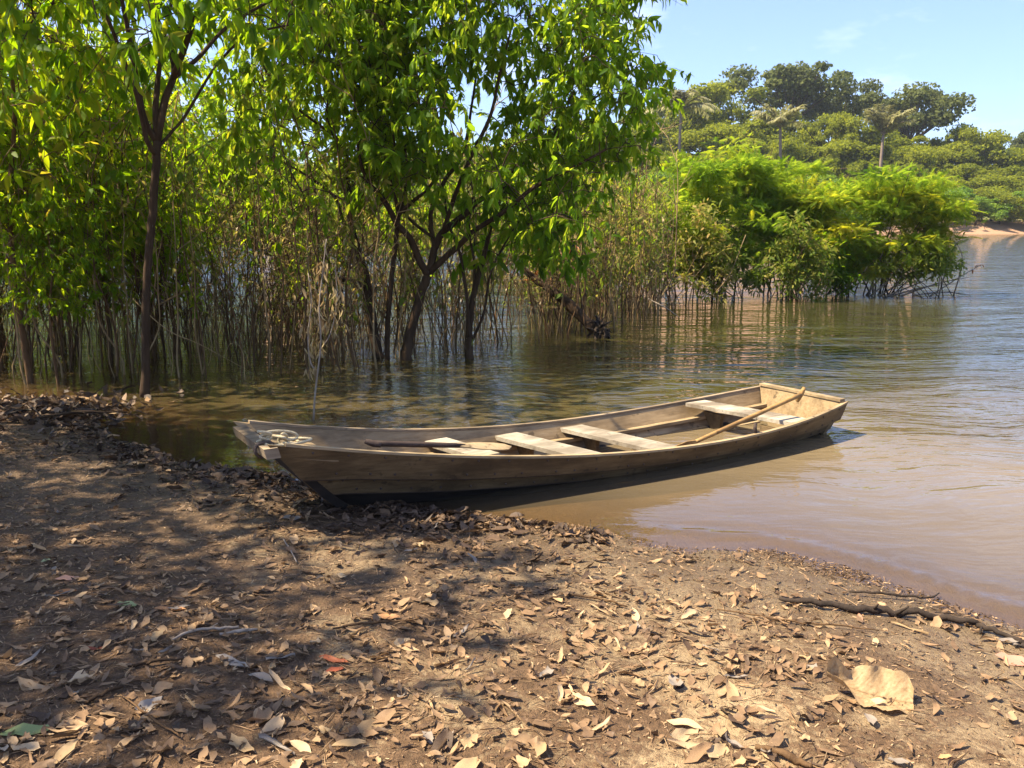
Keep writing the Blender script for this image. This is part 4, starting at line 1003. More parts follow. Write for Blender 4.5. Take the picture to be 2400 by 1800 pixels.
for (y, f0, st, w) in [(126, .0, 95, 8.5), (116, .22, 85, 8.0), (108, .42, 80, 7.0), (101, .62, 75, 6.0), (97, .80, 70, 4.6)]:
    px = -150 + rng.uniform(0, 60)
    while px < 2520:
        yy = y + rng.normal() * 2.0 - (10 if px < 900 else 0); 
        yy = max(yy, float(far_y((px - 1200) / FPX * yy)) + 3.0)
        top = np.interp(px, SKX, SKT); tp = top + (505 - top) * f0 * .82 + rng.normal() * 10
        kind = 'low' if f0 > .5 or px < 900 else ('mid' if rng.random() < .6 else 'round')
        if f0 > .3 and rng.random() < .35: kind = 'mid'
        bright = kind == 'low'
        lab = ('bright yellow green bush ' if bright else 'green rounded bush ') + ('low on the far bank ' if f0 > .6 else 'halfway up the far slope ' if f0 > .2 else 'high on the far slope ') + where_far(px)
        put_far(kind, int(rng.integers(3)), px, tp, yy, w * rng.uniform(.8, 1.25), lab, 'bushes on the far slope', 'hill_bush', 'bush', rng)
        px += st * rng.uniform(.75, 1.25)
for i in range(34):
    px = -60 + i * 46 + rng.uniform(-14, 14); y = 72.0
    for _ in range(5): y = float(far_y((px - 1200) / FPX * y)) + .8
    if 560 < px < 690: continue
    put_far('low', int(rng.integers(3)), px, 470 + rng.normal() * 12, y, rng.uniform(3.0, 4.6), 'low bright bush at the waterline of the far shore ' + where_far(px), 'waterline bushes of the far shore', 'hill_bush', 'bush', rng)
def palm(label, pb, pc, y, n_fr, ln, droop, seed, lean=(0, 0)):
    rng = np.random.default_rng(seed); b = at_y(pb[0], pb[1], y); c_ = at_y(pc[0], pc[1], y)
    g = float(ground_z(b[0], y)); t = thing('palm_tree', label, 'palm', (b[0], y, g))
    o0 = np.array([b[0], y, g]); h = c_ - o0
    q = curve_pts([np.array([0, 0, -.2]), np.array([h[0] * .2, 0, h[2] * .5]), h], 5); mb = MB(); mb.tube(q, np.linspace(.22, .15, len(q)), 8); link('trunk', mb.mesh('trunk', M['bark_palm']), t)
    for k in range(n_fr):
        az = k * 2.4 + rng.normal() * .2; el = rng.uniform(.45, 1.35); L = ln * rng.uniform(.8, 1.15)
        d = np.array([math.cos(az) * math.cos(el) + lean[0], math.sin(az) * math.cos(el), math.sin(el)]); d /= np.linalg.norm(d)
        tt = np.linspace(0, 1, 9); sp = d[None] * (tt * L)[:, None] + np.array([0, 0, -1.0])[None] * (tt ** 2.2 * L * droop)[:, None] + h
        mb = MB(); mb.tube(sp, np.linspace(.05, .015, 9), 4, mat=0, cap=False)
        tg = nrm(np.gradient(sp, axis=0)); sd_ = nrm(np.cross(tg, [0, 0, 1.0]))
        V = np.array([[0, -.10, 0], [0, .10, 0], [.55, .085, -.06], [.55, -.085, -.06], [1, 0, -.3]]); F = np.array([[0, 1, 2], [0, 2, 3], [3, 2, 4]])
        ps, ds, ss = [], [], []
        for u in np.linspace(.12, .98, 26):
            i = u * 8; j = min(int(i), 7); p_ = sp[j] + (sp[j + 1] - sp[j]) * (i - j)
            for s in (-1, 1):
                ps.append(p_); ds.append(tg[j] * .6 + s * sd_[j] * .8 + np.array([0, 0, -.25]) + rng.normal(size=3) * .12); ss.append(L * .26 * (1 - abs(u - .45) * .9))
        mb.stamp(V, F, np.array(ps), frames(np.array(ds)), np.array(ss), rng.uniform(.4, 1, len(ps)), 1)
        link('frond', mb.mesh('frond', [M['bark_palm'], M['leaf_palm']]), t)
M['leaf_palm'] = leaf_mat('palm_leaf', [(0, (.17, .17, .06)), (1, (.42, .38, .17))], [(0, (.22, .22, .06)), (1, (.45, .42, .15))], .4)
palm('slender palm with a thin pale trunk and drooping crown beside the big crown', (1592, 352), (1596, 262), 108, 20, 4.9, .55, 401)
palm('middle palm with upright feathery crown below the tallest skyline tree', (1831, 368), (1829, 300), 104, 19, 4.6, .35, 402, (-.1, 0))
palm('palm furthest right, its fronds swept upright above the broad bush', (2064, 385), (2070, 318), 102, 18, 4.7, .30, 403, (.12, 0))

# ------------------------------------------------------------------ the boat
TH = .57; BL = 4.464
boat = thing('wooden_boat', 'long weathered wooden rowing boat with its bow on the beach and stern afloat', 'boat', (-1.403, 4.605, 0), None, TH)
def cub(nodes):
    c_ = np.polyfit(np.linspace(0, 1, 4), nodes, 3); return lambda t: np.polyval(c_, t)
hb, hg = cub([.321, .424, .545, .411]), cub([.523, .255, .166, .247])
def chine(t): return np.interp(t, [.108, .2, .35, .55, .75, .9, 1.0], [.065, .15, .245, .32, .345, .32, .29])
def keel(t): return np.interp(t, [.0, .108, .25, .45, .7, .9, 1.0], [.03, .012, -.035, -.075, -.10, -.085, -.06])
FOOT = .108
def hull(t, v, side, off=0.0):
    """t along (0 bow..1 stern), v down the side (0 gunwale..1 chine), off = metres inwards"""
    s0 = FOOT * v; tt = s0 + t * (1 - .012 * v - s0)
    b = hb(tt) * (1 - v) + chine(np.maximum(tt, FOOT)) * v + .012 * np.sin(v * math.pi)
    z = hg(tt) * (1 - v) + keel(np.maximum(tt, FOOT)) * v
    return np.stack([tt * BL, side * (b - off), z + 0 * tt], -1)
tA = np.concatenate([np.linspace(0, .2, 12)[:-1], np.linspace(.2, 1, 36)])
PL = {-1: [], 1: []}
def strake(side, v0, v1, off, th, name, mat, nv=5):
    T, V = np.meshgrid(tA, np.linspace(v0, v1, nv), indexing='ij')
    A = hull(T, V, side, off); B = hull(T, V, side, off + th)
    if side > 0: A, B = B, A
    mb = MB(); mb.slab(A, B); PL[side].append(link(name, mb.mesh(name, mat), boat))
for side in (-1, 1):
    strake(side, 0.0, .42, .0, .024, 'plank', [M['wood_hull'] if side > 0 else M['wood_shaded']])
    strake(side, .37, .70, .040, .024, 'plank', [M['wood_hull'] if side > 0 else M['wood_shaded']])
    strake(side, .63, 1.0, .066, .024, 'plank', [M['wood_tar_shade']])
for side in (-1, 1):
    for kp, (va, oa) in enumerate(((.424, .020), (.704, .055))):
        tq = np.linspace(.0, 1, 60); q = hull(tq, 0 * tq + va, side, oa); mb = MB(); mb.tube(q, .0095, 5); link('seam_shade', mb.mesh('seam_shade', M['strap']), PL[side][kp])  # dark tubes added to draw the shadow line under each plank overlap
# bottom boards
for k, (a, b) in enumerate([(-1, -.36), (-.34, .34), (.36, 1)]):
    t = np.linspace(FOOT, .985, 30); c_ = chine(t) - .105
    A = np.stack([np.stack([t * BL, c_ * w, keel(t) + .004], -1) for w in np.linspace(a, b, 3)], 1); B = A + np.array([0, 0, .028])
    mb = MB(); mb.slab(B, A); link('bottom_board', mb.mesh('bottom_board', M['wood_hull']), boat)
# raked bow board
v = np.linspace(.15, 1.0, 10); t0 = FOOT * v; w = hb(t0) * (1 - v) + .065 * v - .004; zz = hg(t0) * (1 - v) + keel(FOOT) * v
A = np.stack([np.stack([t0 * BL + .004, w * s, zz], -1) for s in np.linspace(-1, 1, 5)], 1); B = A + np.array([.035, 0, .03])
mb = MB(); mb.slab(B, A); link('bow_board', mb.mesh('bow_board', M['wood_tar_shade']), boat)  # black colour stands in for shade under the raked bow
# bow cap: squared beam across the bow between the plank ends
P = np.zeros((2, 2, 2, 3))
for i, yv in enumerate((-.338, .225)):
    for j, xv in enumerate((-.028, .045)):
        for k, zv in enumerate((.452, .507)): P[i, j, k] = (xv + (.0 if k else .014), yv, zv + .006 * (i == 1))
mb = MB(); mb.box(P); link('bow_beam', mb.mesh('bow_beam', M['wood_grey']), boat)
# foredeck just behind it
t = np.linspace(.012, .085, 5); A = np.stack([np.stack([t * BL, (hb(t) - .03) * s, hg(t) - .045], -1) for s in (-1, 0, 1)], 1)
mb = MB(); mb.slab(A, A - np.array([0, 0, .02])); link('foredeck', mb.mesh('foredeck', M['wood_hull']), boat)
# gunwale caps: narrow rail on the top of each side
for side in (-1, 1):
    t = np.linspace(.02, 1.0, 40); o_ = hull(t, 0 * t, side, -.006); i_ = hull(t, 0 * t, side, .025)
    o_[:, 2] += .002; i_[:, 2] += .002
    A = np.stack([o_, i_], 1) if side < 0 else np.stack([i_, o_], 1); B = A.copy(); B[..., 2] += .014
    mb = MB(); mb.slab(B, A); link('gunwale_rail', mb.mesh('gunwale_rail', M['wood_pale'] if side < 0 else M['wood_grey']), PL[side][0])
# inner risers (ledges the seats stand on)
for side in (-1, 1):
    for kp, (va, t0_, t1_, oa) in enumerate(((.40, .10, .99, .071), (.74, .2, .95, .106))):
        t = np.linspace(t0_, t1_, 34); o_ = hull(t, 0 * t + va, side, oa); i_ = hull(t, 0 * t + va, side, oa + .026)
        A = np.stack([o_, i_], 1) if side < 0 else np.stack([i_, o_], 1); B = A.copy(); A[..., 2] -= .012; B[..., 2] += .012
        mb = MB(); mb.slab(B, A); link('riser', mb.mesh('riser', M['wood_pale']), PL[side][kp + 1])
# transom, raked a little
t_ = np.array([.985]); 
ww = np.linspace(-1, 1, 9); vv = np.linspace(-.06, 1, 7); W, V = np.meshgrid(ww, vv, indexing='ij')
wid = (hb(1.0) * (1 - V) + chine(1.0) * V) - .012
A = np.stack([BL * (.985 - .014 * V) + 0 * W, W * wid, (hg(1.0) * (1 - V) + keel(1.0) * V) + .022 * (1 - W ** 2) * (1 - V)], -1); B = A + np.array([.035, 0, 0])
mb = MB(); mb.slab(A, B); transom = link('transom', mb.mesh('transom', M['wood_hull']), boat)
mb = MB(); P = np.zeros((2, 2, 2, 3))
for i, yv in enumerate((-.40, .40)):
    for j, xv in enumerate((.983, .996)):
        for k, zv in enumerate((.0, .02)): P[i, j, k] = (xv * BL, yv, hg(1.0) + .03 + zv - .012)
mb.box(P); link('transom_rail', mb.mesh('transom_rail', M['wood_pale']), transom)
# seats and the frames below them
for (xs, xe, zc, hw_) in ((1.30, 1.42, .205, .085), (1.88, 2.05, .150, .095), (2.48, 2.66, .118, .10), (3.72, 3.88, .165, .105)):
    t = (xs + xe) / 2 / BL; yb = hb(t) - .055
    P = np.zeros((2, 2, 2, 3))
    for i, yv in enumerate((yb, -yb)):
        for j in (0, 1):
            for k in (0, 1): P[i, j, k] = ((xs if i == 0 else xe) + (j * 2 - 1) * hw_, yv, zc + k * .028)
    mb = MB(); mb.box(P); link('seat', mb.mesh('seat', M['wood_white']), boat)
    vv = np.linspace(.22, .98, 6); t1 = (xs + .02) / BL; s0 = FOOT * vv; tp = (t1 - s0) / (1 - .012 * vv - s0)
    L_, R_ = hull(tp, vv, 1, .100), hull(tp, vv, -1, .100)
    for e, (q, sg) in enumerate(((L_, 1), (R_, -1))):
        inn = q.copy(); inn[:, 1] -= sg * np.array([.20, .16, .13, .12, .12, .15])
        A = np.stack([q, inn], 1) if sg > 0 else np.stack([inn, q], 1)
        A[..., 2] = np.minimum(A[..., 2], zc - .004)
        mb = MB(); mb.slab(A, A + np.array([.035, 0, 0])); link('frame_rib', mb.mesh('frame_rib', M['wood_shaded']), boat)  # ribs widened and darkened, the seat shadows are put into them
    mb = MB(); P = np.zeros((2, 2, 2, 3)); c_ = float(chine(t1)) - .12
    for i, yv in enumerate((-c_, c_)):
        for j, xv in enumerate((.018, .056)):
            for k, zv in enumerate((.034, .075)): P[i, j, k] = (xs + xv, yv, float(keel(t1)) + zv)
    mb.box(P); link('floor_timber', mb.mesh('floor_timber', M['wood_hull']), boat)
# oar peg on the near side
mb = MB(); tq = 3.33 / BL; q0 = hull(np.array([tq]), np.array([0.]), -1, .02)[0]; mb.tube(np.array([q0 + [0, 0, .0], q0 + [0, .01, .05], q0 + [.005, .01, .085]]), [.014, .013, .011], 7)
link('oar_peg', mb.mesh('oar_peg', M['wood_handle']), boat)

def to_world(p_):
    p_ = np.asarray(p_, float); c_, s_ = math.cos(TH), math.sin(TH)
    return np.stack([-1.403 + p_[..., 0] * c_ - p_[..., 1] * s_, 4.605 + p_[..., 0] * s_ + p_[..., 1] * c_, p_[..., 2]], -1)
def paddle(label, P0, P1, r, blade_from, bw, mats, grip, seed, flat):
    """P0 grip end, P1 blade tip, world points"""
    P0, P1 = np.array(P0), np.array(P1); L = np.linalg.norm(P1 - P0); d = (P1 - P0) / L
    t = thing('paddle', label, 'paddle', tuple(P0))
    side = np.cross(flat, d); side /= np.linalg.norm(side); up = np.cross(d, side)
    q = np.array([d * L * u for u in np.linspace(.0, blade_from + .06, 8)]); mb = MB(); mb.tube(q, [r * 1.05, r, r * .97, r, r, r * .95, r * .9, r * .8], 9); link('shaft', mb.mesh('shaft', M[mats[0]]), t)
    us = np.linspace(blade_from, 1, 12); wd = bw * np.interp((us - blade_from) / (1 - blade_from), [0, .12, .4, .75, .92, 1], [.2, .5, .95, 1, .75, .12]); tk = np.interp(us, [blade_from, 1], [r * .9, .006])
    A = np.stack([np.stack([d * L * u + side * w_ * s + up * tk_ * (1 - .75 * abs(s)) for s in np.linspace(-1, 1, 5)]) for u, w_, tk_ in zip(us, wd, tk)])
    B = np.stack([np.stack([d * L * u + side * w_ * s - up * tk_ * (1 - .75 * abs(s)) for s in np.linspace(-1, 1, 5)]) for u, w_, tk_ in zip(us, wd, tk)])
    mb = MB(); mb.slab(A, B); link('blade', mb.mesh('blade', M[mats[1]]), t)
    g = np.array(grip); mb = MB(); mb.tube(np.array([-g, -g * .5, np.zeros(3), g * .5, g]), [r * .75, r * 1.0, r * 1.12, r, r * .75], 8); link('grip', mb.mesh('grip', M[mats[2]]), t)
    return t
w0, w1 = to_world([.64, -.16, .408]), to_world([1.54, -.19, .268])
paddle('short paddle with dark handle and pale blade lying along the bow', w0, w1, .017, .58, .043, ('wood_handle', 'wood_pale', 'wood_handle'), (w1 - w0) * 0 + np.array([-.045, .0, .012]), 1, np.array([0, -.35, 1.0]))
w0, w1 = to_world([4.03, -.32, .348]), to_world([2.60, -.432, .118])
paddle('honey coloured wooden paddle leaning over the stern with its crosswise grip up', w0, w1, .0165, .80, .045, ('wood_honey', 'wood_honey', 'wood_honey'), (.025, .0, .055), 2, np.array([-.5, .85, .4]))

# rope coil on the bow
rng = np.random.default_rng(500); th = np.linspace(0, 2 * math.pi * 5.5, 150)
lx = .13 + (.065 + .045 * np.sin(th * .41 + .5)) * np.cos(th) + .03 * np.sin(th * .73); ly = -.18 + (.055 + .03 * np.sin(th * .29 + 2)) * np.sin(th + .9 * np.sin(th * .53)) + .02 * np.cos(th * .61)
lz = .478 + .011 * th / 6.28 + .018 * np.sin(th * 1.37 + 1) - .20 * (lx - .1); lz = np.maximum(lz, .462 - .25 * lx)
rp = to_world(np.stack([lx, ly, lz], -1)); o0 = rp[0].copy()
rope = thing('rope_coil', 'pale frayed rope heaped on the bow of the boat', 'rope', tuple(o0))
mb = MB(); mb.tube(rp - o0, .0075, 7); coil = link('coil', mb.mesh('coil', M['rope']), rope)
lp = []
for u in np.linspace(0, 2 * math.pi * 1.9, 34): lp.append([.010 + .052 * math.cos(u), -.245 + .012 * u / 6.28 + .004 * math.sin(3 * u), .479 + .042 * math.sin(u)])
mb = MB(); mb.tube(to_world(lp) - o0, .008, 6); link('lashing', mb.mesh('lashing', M['strap']), rope)
kn = [[.02 + .03 * math.sin(u * 2.1), -.19 + .035 * math.cos(u * 1.3), .515 + .032 * math.sin(u) + .003 * u] for u in np.linspace(0, 9, 36)]
mb = MB(); mb.tube(to_world(kn) - o0, .0075, 7); link('knot', mb.mesh('knot', M['rope']), coil)

# ------------------------------------------------------------------ beach: sticks, fallen leaves, litter
def gpt(px, py, lift=.0):
    z = .1
    for _ in range(6):
        p_ = at_z(px, py, z); z = float(ground_z(p_[0], p_[1]))
    return np.array([p_[0], p_[1], z + lift])
def gstick(label, pts, rad, mat, cat='stick', name='fallen_stick', lift=.012, group=None):
    return stick(name, label, cat, [gpt(a, b, lift + .004 * (i % 2)) for i, (a, b) in enumerate(pts)], rad, mat, group)
gstick('long dark rotten branch lying along the water edge on the right', [(1825, 1412), (1900, 1424), (2000, 1436), (2100, 1446), (2200, 1455), (2290, 1472)], [.010, .014, .016, .017, .015, .010], 'bark_wet', 'branch', 'dead_branch', .02)
gstick('thin dark stick beyond the long rotten branch, its tip in the water', [(1990, 1396), (2060, 1402), (2130, 1408), (2180, 1412), (2200, 1400)], [.005, .006, .006, .005, .003], 'bark_wet', lift=.02)
gstick('dark stick end poking from the sand at the right edge', [(2290, 1474), (2340, 1492), (2400, 1516)], [.012, .011, .009], 'bark_wet', lift=.015)
gstick('long thin brown twig on sunny sand left of the rotten branch', [(1680, 1434), (1780, 1452), (1880, 1466), (1960, 1474), (2060, 1484)], [.003, .004, .004, .004, .002], 'bark_brown')
gstick('curved grey twig in the shade below the left half of the beach', [(405, 1506), (450, 1488), (500, 1480), (560, 1478)], [.004, .006, .006, .005], 'bark_pale')
gstick('short pale broken twig beside the curved grey twig', [(515, 1493), (560, 1488), (604, 1482)], [.006, .007, .006], 'bark_pale')
gstick('forked thin twig near the bottom left', [(282, 1636), (330, 1672), (370, 1700), (410, 1728), (425, 1736)], [.002, .004, .004, .003, .002], 'bark_brown')
gstick('dark straight twig among grey leaves on the left', [(300, 1568), (360, 1560), (430, 1551)], [.005, .006, .004], 'bark_dark')
gstick('dark stick pointing down left near the left bottom', [(208, 1650), (250, 1634), (288, 1616)], [.006, .007, .005], 'bark_dark')
gstick('pale twig standing out of the litter left of the boat foot', [(664, 1268), (680, 1295), (695, 1322)], [.003, .004, .003], 'bark_pale')
gstick('slim brown twig half buried left of the sunlit patch', [(780, 1480), (850, 1470), (930, 1462), (980, 1460)], [.004, .005, .004, .003], 'bark_brown')
gstick('dark slanting twig at the bottom centre', [(1010, 1790), (1050, 1745), (1085, 1715)], [.003, .005, .003], 'bark_dark')
gstick('olive brown curled stick at the bottom right of centre', [(1770, 1758), (1820, 1774), (1880, 1796), (1900, 1806)], [.008, .012, .011, .006], 'bark_brown')
gstick('brown twig lying across the leaves at the middle of the beach', [(1310, 1396), (1400, 1410), (1470, 1428)], [.004, .006, .004], 'bark_brown')
rng = np.random.default_rng(520)
for i, (a, b, c_, d_) in enumerate([(0, 962, 150, 948), (20, 985, 210, 962), (90, 1000, 300, 985), (140, 955, 230, 990), (180, 968, 280, 1002), (30, 950, 90, 985)]):
    gstick('dark wet branch in the drift heap at the left waterline' if i != 2 else 'grey peeled branch in the drift heap at the left waterline', [(a, b), ((a + c_) / 2, (b + d_) / 2 - 6), (c_, d_)], [.010, .013, .006], 'bark_wet' if i != 2 else 'bark_dark', 'branch', 'drift_branch', .03 + .02 * (i % 3), 'drift heap branches')

HEAP = True
def dry_leaf_template(seed, w=.42, curl=.5, roll=.5, nu=7, nv=5, wavy=.06, u0=.0, u1=1.0, ragged=.12):
    rng = np.random.default_rng(seed); u = np.linspace(0, 1, nu); v = np.linspace(-1, 1, nv)
    uu = u0 + (u1 - u0) * u
    prof = np.sin(np.pi * np.clip(uu * .94 + .05, 0, 1) ** rng.uniform(.75, 1.2)) ** .75
    if u0 == 0: prof[0] = .05
    if u1 == 1: prof[-1] = .04
    U, V = np.meshgrid(u, v, indexing='ij'); W = prof[:, None] * w * .5 * (1 + ragged * rng.normal(size=(nu, nv)) * np.abs(V) ** 2)
    ph = V * roll * 1.5; kk = max(abs(roll) * 1.5, .1)
    x = (U - .5) * (u1 - u0) + rng.normal(size=U.shape) * .02 * np.abs(V) + (0 if u1 == 1 else .10 * rng.normal(size=(1, nv)) * (U > .99))
    y = np.sin(ph) / kk * W + .10 * np.sin(U * 3 + seed) * (u1 - u0)
    z = (1 - np.cos(ph)) / kk * W + curl * (U - .5) ** 2 * .6 + wavy * np.sin(U * 8 + seed) * np.abs(V) * prof[:, None] + .5 * wavy * V * (U - .5) * rng.normal() * 3 + rng.normal(size=U.shape) * .012
    z -= z.min()
    P = np.stack([x, y, z], -1); P[..., 2] *= .55; b_ = MB(); b_.grid(P); return b_.v[0].astype(float), b_.f[0]
_SH = [(.42, .5, .6, .07, 0, 1), (.34, 1.0, 1.0, .08, 0, 1), (.5, .3, .35, .12, 0, 1), (.3, .4, 1.5, .05, 0, 1), (.46, 1.3, .5, .13, 0, 1), (.38, -.7, .7, .08, 0, 1), (.36, .2, .2, .06, 0, 1), (.33, .7, 1.9, .06, 0, 1),
       (.5, .6, .6, .12, 0, .55), (.46, .9, 1.0, .12, .4, 1), (.55, .4, .8, .14, .25, .75), (.28, 1.5, .9, .10, 0, 1)]
DT = [dry_leaf_template(s_, *q[:3], wavy=q[3], u0=q[4], u1=q[5]) for s_, q in enumerate(_SH)]
DTL = [dry_leaf_template(s_ + 20, *q[:3], nu=5, nv=3, wavy=q[3], u0=q[4], u1=q[5], ragged=.2) for s_, q in enumerate(_SH)]
LEAFM = {}
def leaf_mesh(k, mat, tint):
    key = (k, mat, tint)
    if key not in LEAFM:
        b_ = MB(); b_.add(DT[k][0], DT[k][1], tint); LEAFM[key] = b_.mesh('fallen_leaf', M[mat])
    return LEAFM[key]
def ground_frames(x, y, rng, tilt):
    e = .03; gxn = (ground_z(x + e, y) - ground_z(x - e, y)) / (2 * e); gyn = (ground_z(x, y + e) - ground_z(x, y - e)) / (2 * e)
    up = nrm(np.stack([-gxn, -gyn, np.ones_like(gxn)], -1) + rng.normal(size=(len(x), 3)) * tilt); az = rng.uniform(0, 6.28, len(x))
    return frames(np.stack([np.cos(az), np.sin(az), 0 * az], -1) - up * (np.cos(az) * up[:, 0] + np.sin(az) * up[:, 1])[:, None], up)
def put_leaf(label, px, py, length, k, mat, tint, rz, tilt, cat='leaf', group=None, lift=.004):
    p_ = gpt(px, py, lift); o = link('fallen_leaf', leaf_mesh(k, mat, tint), None, None, label, cat, group, p_.tolist())
    o.rotation_euler = (tilt[0], tilt[1], rz); o.scale = (length,) * 3
    return o
# leaves that stand out
for a in [('pinkish oval leaf lying flat in the shade near the left edge', 160, 1360, .105, 6, 'litter_pink', .6, .2, (.2, .1)),
          ('brownish orange leaf just below the pinkish oval leaf', 152, 1392, .09, 0, 'litter_orange', .2, .4, (.25, 0)),
          ('yellow green leaf scrap in the shade on the left', 298, 1420, .085, 2, 'litter_green', .6, .5, (.3, .1)),
          ('slender orange leaf right of the yellow green scrap', 400, 1434, .125, 1, 'litter_orange', .6, .15, (.1, 0)),
          ('bright red leaf in the middle of the shaded litter', 783, 1553, .115, 1, 'litter_red', .6, -.15, (.2, 0)),
          ('dull red leaf just under the bright red one', 785, 1574, .07, 6, 'litter_red', .3, .3, (.2, 0)),
          ('dark red leaf left of the curled grey leaf', 222, 1525, .08, 1, 'litter_red', .2, .2, (.1, 0)),
          ('pointed russet leaf beside the long rotten branch', 2018, 1448, .075, 6, 'litter_pink', .4, 1.4, (-.9, 0)),
          ('rounded red brown leaf at the right edge', 2378, 1552, .13, 2, 'litter_pink', .5, -.4, (.2, 0)),
          ('small orange leaf at the bottom right', 2215, 1778, .05, 6, 'litter_orange', .9, .2, (.2, 0)),
          ('pale green broad leaf at the bottom left', 62, 1722, .15, 6, 'litter_green', .3, .1, (.15, 0)),
          ('tiny pale yellow leaf scrap at the left', 108, 1316, .045, 6, 'litter_green', .9, .7, (.5, 0)),
          ('tan curled leaf with ochre edge at the bottom centre', 868, 1705, .125, 4, 'litter_tan', .4, .5, (.25, .1)),
          ('orange brown leaf in the sunlit patch beside a pale curl', 905, 1452, .11, 0, 'litter_orange', .7, .1, (.15, 0)),
          ('white papery curled leaf in the centre of the sunlit patch', 938, 1508, .10, 4, 'litter_tan', 1.0, .9, (.6, .3)),
          ('cream coloured cupped leaf at the bottom right of centre', 1600, 1725, .12, 4, 'litter_tan', .95, .4, (.3, .2)),
          ('pale shell like leaf at the bottom edge right of centre', 1680, 1765, .10, 2, 'litter_tan', .85, 1.0, (.4, 0)),
          ('long pale folded leaf near the right pointing to the rotten branch', 2130, 1478, .15, 7, 'litter_tan', .5, -.7, (.1, 0)),
          ('small upright cream leaf right of the leaf heap', 2052, 1510, .06, 2, 'litter_tan', 1.0, 1.5, (-.8, 0)),
          ('orange bit of leaf at the foot of the bow', 660, 1166, .05, 6, 'litter_orange', 1.0, .6, (.6, 0)),
          ('orange red sliver of leaf under the raked bow', 690, 1131, .06, 1, 'litter_red', .9, .1, (.1, 0)),
          ('large grey curled leaf in the shaded litter', 545, 1560, .155, 1, 'litter_grey', .8, -.35, (.15, 0)),
          ('pale grey folded leaf near the left bottom', 345, 1655, .11, 4, 'litter_grey', .9, 1.0, (.5, .2)),
          ('dark curled leaf like a boat in the sunlit heap', 1725, 1545, .13, 1, 'litter', .2, .1, (.2, 0)),
          ('long grey leaf lying flat at the bottom left of centre', 648, 1755, .16, 7, 'litter_grey', .7, -.5, (.1, 0))]:
    put_leaf(*a)
# the big crinkled tan leaf
rng = np.random.default_rng(540); u = np.linspace(0, 1, 46); v = np.linspace(-1, 1, 25); U, V = np.meshgrid(u, v, indexing='ij')
prof = np.interp(u, [0, .06, .2, .35, .6, .85, .96, 1], [.02, .09, .16, .34, .45, .42, .3, .12])[:, None] * (1 + .12 * np.sin(U * 21) * np.abs(V))
Pz = .05 * np.sin(U * 15 + .6) * np.abs(V) ** 1.5 * (V > 0) + .10 * np.maximum(V, 0) ** 2 + .03 * np.maximum(-V, 0) ** 2 + .04 * np.sin(U * 11) * np.abs(V) ** 2 + .10 * (1 - U) ** 3 + .003 * rng.normal(size=U.shape)
tv = .6 - .45 * np.exp(-(V / .06) ** 2) - .22 * (np.mod(U * 9 - np.abs(V) * 2.2, 1) < .16) + .1 * rng.normal(size=U.shape)
mb = MB(); mb.grid(np.stack([U - .5, V * prof * .70 + .1 * (1 - U) ** 2, (Pz - Pz.min()) * 1.4 + .05 * np.abs(V)], -1), np.clip(tv, 0, 1).ravel())
p_ = gpt(2035, 1640, .006); o = link('fallen_leaf', mb.mesh('fallen_leaf', M['litter_tan']), None, None, 'largest leaf on the beach, crinkled pale tan with a wavy edge, lower right', 'leaf', None, p_.tolist())
o.rotation_euler = (.28, .02, -.28); o.scale = (.275,) * 3

# ordinary leaves: those that show largest, one object each
rng = np.random.default_rng(550)
def cover(x, y):
    return smooth(.36, .62, fbm(x * 1.3 + 3, y * 1.3, 3)) * .8 + .25
cand = []
while len(cand) < 272:
    px, py = rng.uniform(-30, 2430), 1190 + 620 * rng.random() ** .85
    p_ = gpt(px, py)
    if shore_d(p_[0], p_[1]) < .10 or rng.random() > cover(p_[0], p_[1]): continue
    cand.append((px, py, p_))
LAB = [('litter', .12, 'dark brown curled leaf', 'dark leaves on the beach'), ('litter', .45, 'brown dry leaf', 'brown leaves on the beach'), ('litter', .72, 'tan dry leaf', 'tan leaves on the beach'), ('litter', .95, 'pale dry leaf', 'pale leaves on the beach'), ('litter_grey', .6, 'grey dry leaf', 'grey leaves on the beach'), ('litter_tan', .6, 'straw coloured leaf', 'straw coloured leaves on the beach')]
def where_beach(px, py):
    v_ = 'close to the water' if py < 1330 else 'halfway down the beach' if py < 1530 else 'near the bottom edge'
    h_ = 'at far left' if px < 420 else 'left of the boat foot' if px < 780 else 'below the middle of the boat' if px < 1300 else 'below the stern' if px < 1900 else 'on the right'
    return v_ + ' ' + h_
for px, py, p_ in cand:
    i = int(rng.choice(6, p=[.17, .24, .22, .12, .15, .10] if px < 1150 else [.12, .19, .25, .2, .08, .16])); mat, tint, lb, grp = LAB[i]
    fr = ground_frames(np.array([p_[0]]), np.array([p_[1]]), rng, .24)[0]; k = int(rng.integers(12)); s = rng.uniform(.055, .12) * (1.0 if px > 300 else 1.05)
    o = link('fallen_leaf', leaf_mesh(k, mat, tint), None, None, lb + ' ' + where_beach(px, py), 'leaf', grp)
    Mx = np.eye(4); Mx[:3, :3] = fr.T * s; Mx[:3, 3] = p_ + [0, 0, .002 + rng.random() * .012]; o.matrix_world = Matrix(Mx.tolist())

